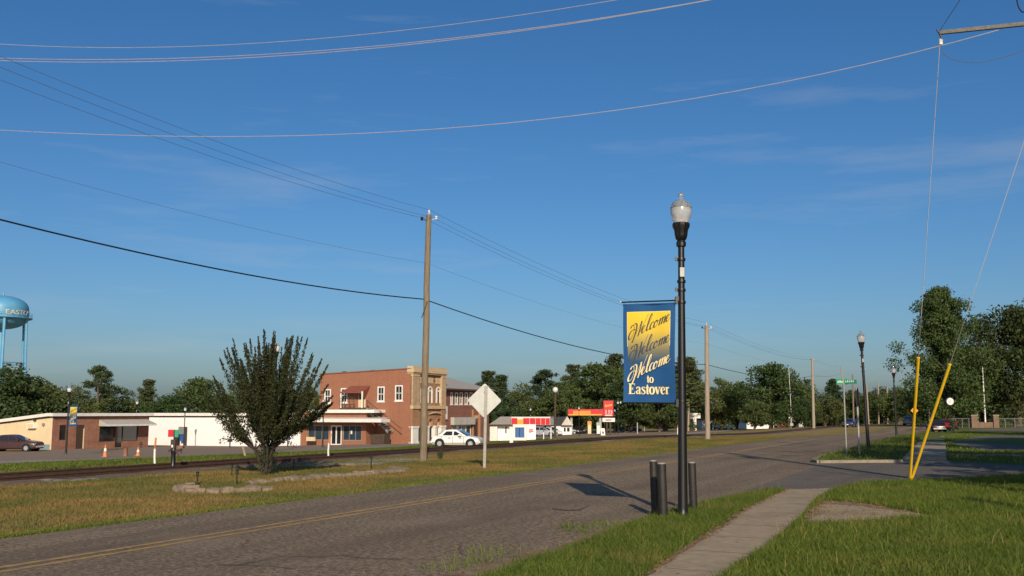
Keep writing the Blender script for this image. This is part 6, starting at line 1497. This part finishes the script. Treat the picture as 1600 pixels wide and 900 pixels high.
# ---- stone border
rnd = random.Random(21)
def stone_mesh(seed):
    rr = random.Random(seed); bm = bmesh.new(); bmesh.ops.create_cube(bm, size=1); bmesh.ops.subdivide_edges(bm, edges=bm.edges, cuts=1, use_grid_fill=True)
    for v in bm.verts:
        n_ = v.co.normalized(); v.co = v.co*.62 + n_*.28; v.co += Vector((rr.uniform(-.06,.06), rr.uniform(-.06,.06), rr.uniform(-.06,.06)))
    me = bpy.data.meshes.new('stone'); bm.to_mesh(me); bm.free(); me.materials.append(M['stone']); return me
SM = [stone_mesh(s) for s in range(5)]
bd = thing('stone_border', ground_at(420, 757), 0, 'broken border of rough flat stones around the crape myrtle bed', 'stone border')
b0 = Vector(bd.location)
def stones(px_pts, n, sz, nm='stone'):
    P = [ground_at(*q) for q in px_pts]; L = [0]
    for a, b in zip(P[:-1], P[1:]): L.append(L[-1] + (b-a).length)
    for k in range(n):
        d = L[-1]*(k+.5)/n; i = max(j for j in range(len(L)-1) if L[j] <= d); t = (d-L[i])/(L[i+1]-L[i]); p = P[i].lerp(P[i+1], t)
        o = bpy.data.objects.new(nm, SM[rnd.randrange(5)]); COL.objects.link(o); o.parent = bd
        w = L[-1]/n*rnd.uniform(.95,1.15); s = sz*rnd.uniform(.8,1.2)
        dd = P[i+1]-P[i]; o.rotation_euler = (rnd.uniform(-.12,.12), rnd.uniform(-.12,.12), math.atan2(dd.y, dd.x) + rnd.uniform(-.2,.2))
        o.scale = (w*rnd.uniform(.7,1.0), s*1.3, s*rnd.uniform(.45,.75)); o.location = p - b0 + Vector((rnd.uniform(-.06,.06), rnd.uniform(-.10,.10), s*.16))
stones([(283,768),(300,771),(345,771),(425,767)], 9, .24)
stones([(283,768),(292,762),(310,759)], 3, .20)
stones([(388,757),(430,754),(455,751)], 6, .17)
stones([(455,752),(500,748),(560,744),(628,738)], 12, .22)
stones([(628,738),(622,734),(606,733)], 2, .18)
stones([(500,732),(530,728),(556,727)], 4, .18)
for i, (px_, py_) in enumerate(((520,727),(548,725),(598,722),(620,719))):
    p = ground_at(px_, py_); pts = [(p.x + rnd.uniform(.7,1.3)*1.5*math.cos(2*math.pi*k/12), p.y + rnd.uniform(.7,1.3)*.9*math.sin(2*math.pi*k/12)) for k in range(12)]
    poly_sheet('gravel_patch', pts, .012+.002*i, M['concrete'] if i % 2 else M['kerb'])
# ---- landscape lights
for px_, py_, hh_, lab in ((308,757.5,.20,'small black path light at the left end of the stone border'), (362,744,.22,'small black path light behind the stone border'), (370,757,.24,'small black path light in front of the crape myrtle bed'), (459,733,.2,'small black path light right of the crape myrtle trunk'), (580,733,.3,'small black path light near the right end of the stone border')):
    p = ground_at(px_, py_); o = thing('path_light', p, 0, lab, 'path light', 'path lights in the crape myrtle bed')
    MB().lathe([(.014,-.1),(.014,hh_)], 8).build('stake', M['black_metal'], o); MB().lathe([(.034,hh_-.01),(.03,hh_+.08),(.048,hh_+.085),(.04,hh_+.10),(.01,hh_+.11)], 12).build('head', M['black_metal'], o, smooth=40)
# ---- switch stand with red and green target
p = ground_at(270, 734); o = thing('switch_stand', p, 0, 'railway switch stand with a red and green target', 'switch stand'); s_ = p.y/FPX
sc = MB(); sc.prism([(-.30,.0),(.32,.0),(.28,.07),(.12,.12),(-.12,.12),(-.28,.07)], 'y', -.28, .28); sc.build('base', M['wood_dark'], o)
MB().lathe([(.10,.1),(.08,.2),(.065,.42),(.08,.55),(.09,.60),(.07,.66),(.04,.72)], 12).build('housing', M['black_metal'], o, smooth=40)
MB().lathe([(.024,.7),(.02,61*s_)], 8).build('mast', M['black_metal'], o)
lv = MB(); lv.tube([(.05,-.05,.58),(.16,-.1,.52),(.27,-.12,.26)], .016, 6); lv.box(-.16,.2,-.05,.05,.56,.62); lv.build('lever', M['rail_rust'], o)
MB().box(-.085*1, .06, -.05, .05, 31*s_, 46*s_).build('lamp_housing', M['wood_dark'], o)
MB().box(-.055,-.005,-.06,-.04,34*s_,38*s_).build('reflector', M['white_trim'], o)
MB().box(-9.5*s_, -.6*s_, -.012, .0, 50*s_, 61*s_).build('red_target', M['red_sign'], o); MB().box(.0*s_, 6.8*s_, -.014, -.002, 49.5*s_, 61*s_).build('green_target', M['green_sign'], o)
# ---- white and orange railway marker posts
for px_, py_, tx, top, lab in ((242.5,729,243.5,684,'bent white and orange marker post left of the switch stand'), (513.5,717,517,678,'white and orange marker post right of the crape myrtle'), (1059,680,1060,661,'white and red marker post just left of the black lamp post')):
    p = ground_at(px_, py_); t_ = depth_at(tx, top, p.y) - p; o = thing('marker_post', p, 0, lab, 'marker post', 'railway marker posts'); r = .038 if px_ < 1000 else .08
    b_ = Vector((t_.x*.35 - .03, 0, t_.z*.62))
    MB().tube([(0,0,-.1), (b_.x*.4-.02,0,b_.z*.5), b_], r, 8).build('white_sleeve', M['white_trim'], o, smooth=50); MB().tube([b_, t_], r*.85, 8).build('orange_top', M['cone'], o, smooth=50)
p = ground_at(384.5, 713.5); o = thing('post', p, 0, 'short leaning pale stake left of the crape myrtle trunk', 'post'); MB().tube([(0,0,-.1),(-.16,0,.42)], [.05,.045], 7).build('shaft', M['wood_pole_pale'], o)
MB().lathe([(.05,.0),(.05,.03)], 7, c=(-.165,0,.42)).build('cap', M['wood_pole_pale'], o)
# ---- cones, barrier, hydrant, mail boxes on the lot
for px_, py_, hh_, lab in ((164,714.5,19,'orange traffic cone with a pale band, the left one before the storefront'), (215.5,713,14,'pale orange traffic cone, the right one before the storefront')):
    p = ground_at(px_, py_); s_ = p.y/FPX; h = hh_*s_; o = thing('traffic_cone', p, 0, lab, 'traffic cone', 'traffic cones before the storefront')
    MB().box(-.17,.17,-.17,.17,0,.04).build('base', M['cone'], o); MB().lathe([(.13,.04),(.09,h*.5)], 14).build('body', M['cone'], o, smooth=50); MB().lathe([(.092,h*.5),(.065,h*.72)], 14).build('band', M['white_trim'], o, smooth=50); MB().lathe([(.064,h*.72),(.028,h)], 14).build('tip', M['cone'], o, smooth=50)
p = ground_at(196.5, 713.5); o = thing('barrier', p, -.1, 'low dark barrier bar between the two cones', 'barrier'); MB().bar((-1.6,0,.38),(.05,.05,.5),.05,.12).build('bar', M['wood_dark'], o); MB().prism([(-.11,0),(.11,0),(.07,.5),(-.07,.5)],'y',-.1,.1).build('stand', M['brick_shop'], o)
p = ground_at(220, 699.5); o = thing('fire_hydrant', p, 0, 'small dark hydrant at the right end of the storefront', 'hydrant'); MB().lathe([(.16,0),(.16,.06),(.11,.08),(.11,.42),(.15,.44),(.13,.52),(.05,.62)], 12).build('barrel', M['wood_dark'], o, smooth=40); MB().tube([(-.2,0,.35),(.2,0,.35)], .06, 8).build('outlet', M['rail_rust'], o)
for px_, py_, top, m_, lab in ((359,700.5,686,'black_metal','black letter box on a post before the white wall'), (449.5,699,683,'blue_panel','blue letter box on a post before the white wall'), (283,708.5,697,'brick_shop','short brown meter post before the pay phone')):
    p = ground_at(px_, py_); s_ = p.y/FPX; h = (py_-top)*s_; o = thing('letter_box' if px_ != 283 else 'meter_post', p, 0, lab, 'letter box' if px_ != 283 else 'post')
    MB().box(-.05,.05,-.05,.05,-.1,h*.7).build('post', M['wood_dark'], o); MB().prism([(-.16,h*.68),(.16,h*.68),(.16,h*.92),(.08,h),(-.08,h),(-.16,h*.92)], 'y', -.25, .25).build('box', M[m_], o)
# small clump of dark leaves and the twig on the road
tree('leafy_clump', DARK[0], ground_at(688, 718), 'small clump of dark leaves right of the tall utility pole', 'plant', scale=(.022,.018,.036))
tp = [gp(863,797.5), gp(885,799), gp(905,798.5), gp(921,796)]; q0 = Vector((*tp[0], .0))
o = MB().tube([Vector((x_-q0.x, y_-q0.y, z_)) for (x_, y_), z_ in zip(tp, (.03,.015,.02,.06))], [.008,.011,.009,.004], 6).build('fallen_twig', M['bark_dark']); o.location = q0; tag(o, 'thin dark twig lying on the road left of the bollards', 'twig')

# ================================================================== GRASS
def point_in(poly, X, Y):
    ins_ = np.zeros(len(X), bool); n = len(poly); j = n-1
    for i in range(n):
        xi, yi = poly[i]; xj, yj = poly[j]
        c = ((yi > Y) != (yj > Y)) & (X < (xj-xi)*(Y-yi)/(yj-yi+1e-12)+xi); ins_ ^= c; j = i
    return ins_
def grass_mat(name, ramp, alt=None, patch=.35, f=(.46,.6)):
    m = leaf_mat(name, ramp[0], ramp[1], ramp[2], trans=.35, hue=0); n, l = m.node_tree.nodes, m.node_tree.links
    for n_ in list(n):
        if n_.type == 'TEX_NOISE': n_.inputs['Scale'].default_value = 1.3; n_.inputs['Detail'].default_value = 5
    if alt:                                # patches of another grass
        rp = next(n_ for n_ in n if n_.type == 'VALTORGB'); hs = next(n_ for n_ in n if n_.type == 'HUE_SAT'); t = next(n_ for n_ in n if n_.type == 'TEX_COORD')
        z = n.new('ShaderNodeTexNoise'); z.inputs['Scale'].default_value = patch; z.inputs['Detail'].default_value = 6; z.inputs['Roughness'].default_value = .62; l.new(t.outputs['Object'], z.inputs['Vector'])
        r = n.new('ShaderNodeMapRange'); r.inputs['From Min'].default_value = f[0]; r.inputs['From Max'].default_value = f[1]; l.new(z.outputs['Fac'], r.inputs['Value'])
        x = n.new('ShaderNodeMixRGB'); x.inputs['Color2'].default_value = (*alt, 1); l.new(r.outputs['Result'], x.inputs['Fac']); l.new(rp.outputs['Color'], x.inputs['Color1']); l.new(x.outputs['Color'], hs.inputs['Color'])
    return m
M['grass_green'] = grass_mat('green_grass', ((.065,.115,.014), (.175,.225,.034), (.42,.30,.11)), (.22,.21,.05), .5, (.5,.7))
M['grass_olive'] = grass_mat('olive_grass', ((.082,.122,.014), (.20,.232,.034), (.44,.33,.11)), (.10,.16,.018), .45, (.44,.62))
M['grass_dry'] = grass_mat('dry_verge_grass', ((.26,.18,.05), (.44,.29,.09), (.52,.36,.14)), (.165,.18,.038), .28, (.42,.57))
def grass(name, X, Y, h, w, m, seed, label=None, zf=None, lean=.45):
    rng = np.random.default_rng(seed); N = len(X); Z = np.array([T(a, b) for a, b in zip(X, Y)]) if zf is None else zf
    a = rng.uniform(0, 2*np.pi, N); h = h*rng.uniform(.45, 1.35, N); w = w*rng.uniform(.7, 1.3, N)
    bx_, by_ = np.cos(a)*w, np.sin(a)*w; l = rng.normal(0, lean, (N,2))*h[:,None]
    V = np.zeros((N,5,3)); b = np.stack([X, Y, Z], 1)
    side_ = np.stack([bx_, by_, np.zeros(N)], 1); mid = b + np.stack([l[:,0]*.35, l[:,1]*.35, h*.55], 1); tp_ = b + np.stack([l[:,0], l[:,1], h*np.sqrt(np.clip(1-.4*lean, .3, 1))], 1)
    V[:,0] = b - side_; V[:,1] = b + side_; V[:,2] = mid + side_*.75; V[:,3] = mid - side_*.75; V[:,4] = tp_
    me = bpy.data.meshes.new(name); me.vertices.add(5*N); me.vertices.foreach_set('co', V.astype(np.float32).ravel())
    k = np.arange(N)*5; li = np.stack([k, k+1, k+2, k+3, k+3, k+2, k+4], 1).astype(np.int32).ravel(); me.loops.add(7*N); me.loops.foreach_set('vertex_index', li)
    me.polygons.add(2*N); ls = np.stack([np.arange(N)*7, np.arange(N)*7+4], 1).astype(np.int32).ravel(); lt = np.tile(np.array([4,3], np.int32), N)
    me.polygons.foreach_set('loop_start', ls); me.polygons.foreach_set('loop_total', lt); me.update(calc_edges=True)
    set_tint(me, rng.uniform(0,1,N)**1.2, 5); me.materials.append(m)
    o = bpy.data.objects.new(name, me); COL.objects.link(o); return tag(o, label, 'grass', kind='stuff')
def scatter(poly, dens, seed, avoid=(), clump=0, fall=None):
    rng = np.random.default_rng(seed); P = np.array(poly); x0, y0 = P.min(0); x1, y1 = P.max(0); n = int((x1-x0)*(y1-y0)*dens)
    X, Y = rng.uniform(x0, x1, n), rng.uniform(y0, y1, n); k = point_in(poly, X, Y)
    for q in avoid: k &= ~point_in(q, X, Y)
    X, Y = X[k], Y[k]
    if fall:
        kk = rng.uniform(0, 1, len(X)) < np.clip((fall/np.maximum(Y, 1))**1.5, .12, 1); X, Y = X[kk], Y[kk]
    if clump:
        v = np.sin(X*clump*1.3+1.1*np.sin(Y*clump))*np.sin(Y*clump*1.1+np.sin(X*clump*.9)) ; kk = rng.uniform(-1.2,1,len(X)) < v+.5; X, Y = X[kk], Y[kk]
    return X, Y
# strip between road and sidewalk
strip_l = [xy(4.45, -2), gp(770,900), gp(870,866), gp(985,822), gp(1060,797), gp(1130,782), gp(1198,768)]
strip_r = [xy(3.0, -2), gp(1008,900), gp(1085,846), gp(1155,800), gp(1226,767)]
strip_poly = strip_l + strip_r[::-1]
X, Y = scatter(strip_poly, 2600, 1); grass('grass', X, Y, .105, .0042, M['grass_green'], 1, 'long green grass strip between the road and the sidewalk')
# lawn on the right
near_edge = [gp(1600,743), gp(1500,749), gp(1423,752), gp(1345,756), gp(1308,764)]
lawn_poly = [xy(2.2, -2)] + swr[1:] + near_edge[::-1] + [(n0[0]+8, n0[1]-3.6), (14, 8), (5, -1)]
X, Y = scatter(lawn_poly, 1500, 2, avoid=(drive_poly, dirt_b), fall=13); grass('grass', X, Y, .095, .0046, M['grass_olive'], 2, 'rough lawn on the right of the sidewalk')
X, Y = scatter(lawn_poly, 900, 3, avoid=(drive_poly, dirt_b), clump=.9, fall=13); grass('grass', X, Y, .12, .0046, M['grass_green'], 3, 'greener tufts in the lawn on the right')
X, Y = scatter(lawn_poly, 13, 33, avoid=(drive_poly,), fall=16); grass('grass', X, Y, .22, .0035, M['grass_dry'], 33, 'tall pale seed stalks standing in the lawn', lean=.3)
X, Y = scatter(strip_poly, 12, 34); grass('grass', X, Y, .22, .0032, M['grass_dry'], 34, 'tall pale seed stalks in the roadside strip', lean=.3)
# edges creeping over sidewalk and driveway
X, Y = scatter(dirt_a, 130, 4); grass('grass', X, Y, .05, .004, M['grass_dry'], 4, 'dry tufts along the left edge of the sidewalk')
X, Y = scatter(dirt_b, 90, 5); grass('grass', X, Y, .05, .004, M['grass_dry'], 5, 'dry tufts around the broken driveway')
for i, (a, b, rr) in enumerate(((955,822,.22),(893,826,.12),(945,826,.3),(765,865,.18),(830,880,.2),(738,880,.15),(700,893,.2),(905,833,.15))):
    c = gp(a, b); rng = np.random.default_rng(50+i); n = 60; X, Y = c[0]+rng.normal(0, rr, n), c[1]+rng.normal(0, rr*.6, n)
    grass('weeds', X, Y, .12, .004, M['grass_olive'], 60+i, 'weeds at the crumbling edge of the road')
# far corner lawn
X, Y = scatter([(a, b) for a, b in isl], 60, 6); grass('grass', X, Y, .13, .012, M['grass_green'], 6, 'grass on the far corner island', zf=np.array([T(a, b)+KZ-.02 for a, b in zip(X, Y)]))
farlawn = [gp(1480,719), gp(1478,700), gp(1474,679), gp(1505,675), gp(1600,675.5), gp(1680,676), gp(1680,727), gp(1600,726), gp(1482,720)]
lot = [gp(1481,691), gp(1510,685), gp(1537,681), gp(1600,680), gp(1750,680), gp(1750,706), gp(1600,705), gp(1537,704.5), gp(1500,697)]
X, Y = scatter(farlawn, 40, 7, avoid=(lot,)); grass('grass', X, Y, .12, .014, M['grass_green'], 7, 'grass right of the far sidewalk')
# verge between road and railway, and beyond
rng = np.random.default_rng(9); n = 230000
U = rng.uniform(11.72, 21.6, n); V_ = 4 + 76*rng.uniform(0, 1, n)**1.5; X = -DY*U+DX*V_; Y = DX*U+DY*V_; k = (Y > 8) & (np.abs(X) < Y*.62); X, Y = X[k], Y[k]
grass('grass', X, Y, .055, .0062, M['grass_dry'], 9, 'short dry verge between the road and the railway')
rng = np.random.default_rng(10); n = 60000
U = 11.74 + np.abs(rng.normal(0, .12, n)); V_ = 4 + 60*rng.uniform(0, 1, n)**1.4; X = -DY*U+DX*V_; Y = DX*U+DY*V_; k = (Y > 8) & (np.abs(X) < Y*.62)
k &= rng.uniform(0, 1, n) < .4
grass('grass', X[k], Y[k], .05, .006, M['grass_olive'], 10, 'taller grass fringe along the far edge of the road')
rng = np.random.default_rng(12); n = 90000
U = rng.uniform(24.6, 38.2, n); V_ = 10 + 110*rng.uniform(0, 1, n); X = -DY*U+DX*V_; Y = DX*U+DY*V_; k = (np.abs(X) < Y*.6) & (Y > 15)
grass('grass', X[k], Y[k], .09, .014, M['grass_olive'], 12, 'green grass between the railway and the frontage road')
# fallen leaves along the sidewalk, the driveway and in the gutter of the grass strip
M['litter'] = leaf_mat('fallen_leaves', (.10,.045,.018), (.30,.17,.07), (.42,.30,.16), trans=.1, hue=0)
def litter(poly, dens, seed, lab):
    X, Y = scatter(poly, dens, seed); rng = np.random.default_rng(seed); C = np.stack([X, Y, rng.uniform(.016, .035, len(X))], 1)
    nrm_ = np.zeros((len(X), 3)); me = leaf_mesh('leaf_litter', C, .028, rng, asp=.6, m=M['litter'])
    co = np.zeros(len(me.vertices)*3, np.float32); me.vertices.foreach_get('co', co); co = co.reshape(-1, 3); base_z = np.repeat(C[:,2], 4); co[:,2] = base_z + (co[:,2]-base_z)*.25; me.vertices.foreach_set('co', co.ravel())
    o = bpy.data.objects.new('leaf_litter', me); COL.objects.link(o); tag(o, lab, 'leaves', kind='stuff')
litter(dirt_a, 110, 91, 'brown leaf litter along the left edge of the sidewalk'); litter(dirt_b, 70, 92, 'brown leaf litter around the broken driveway'); litter(dirt_c, 60, 93, 'brown litter at the road edge')
litter(sidewalk_poly, 3, 94, 'a few fallen leaves on the sidewalk')
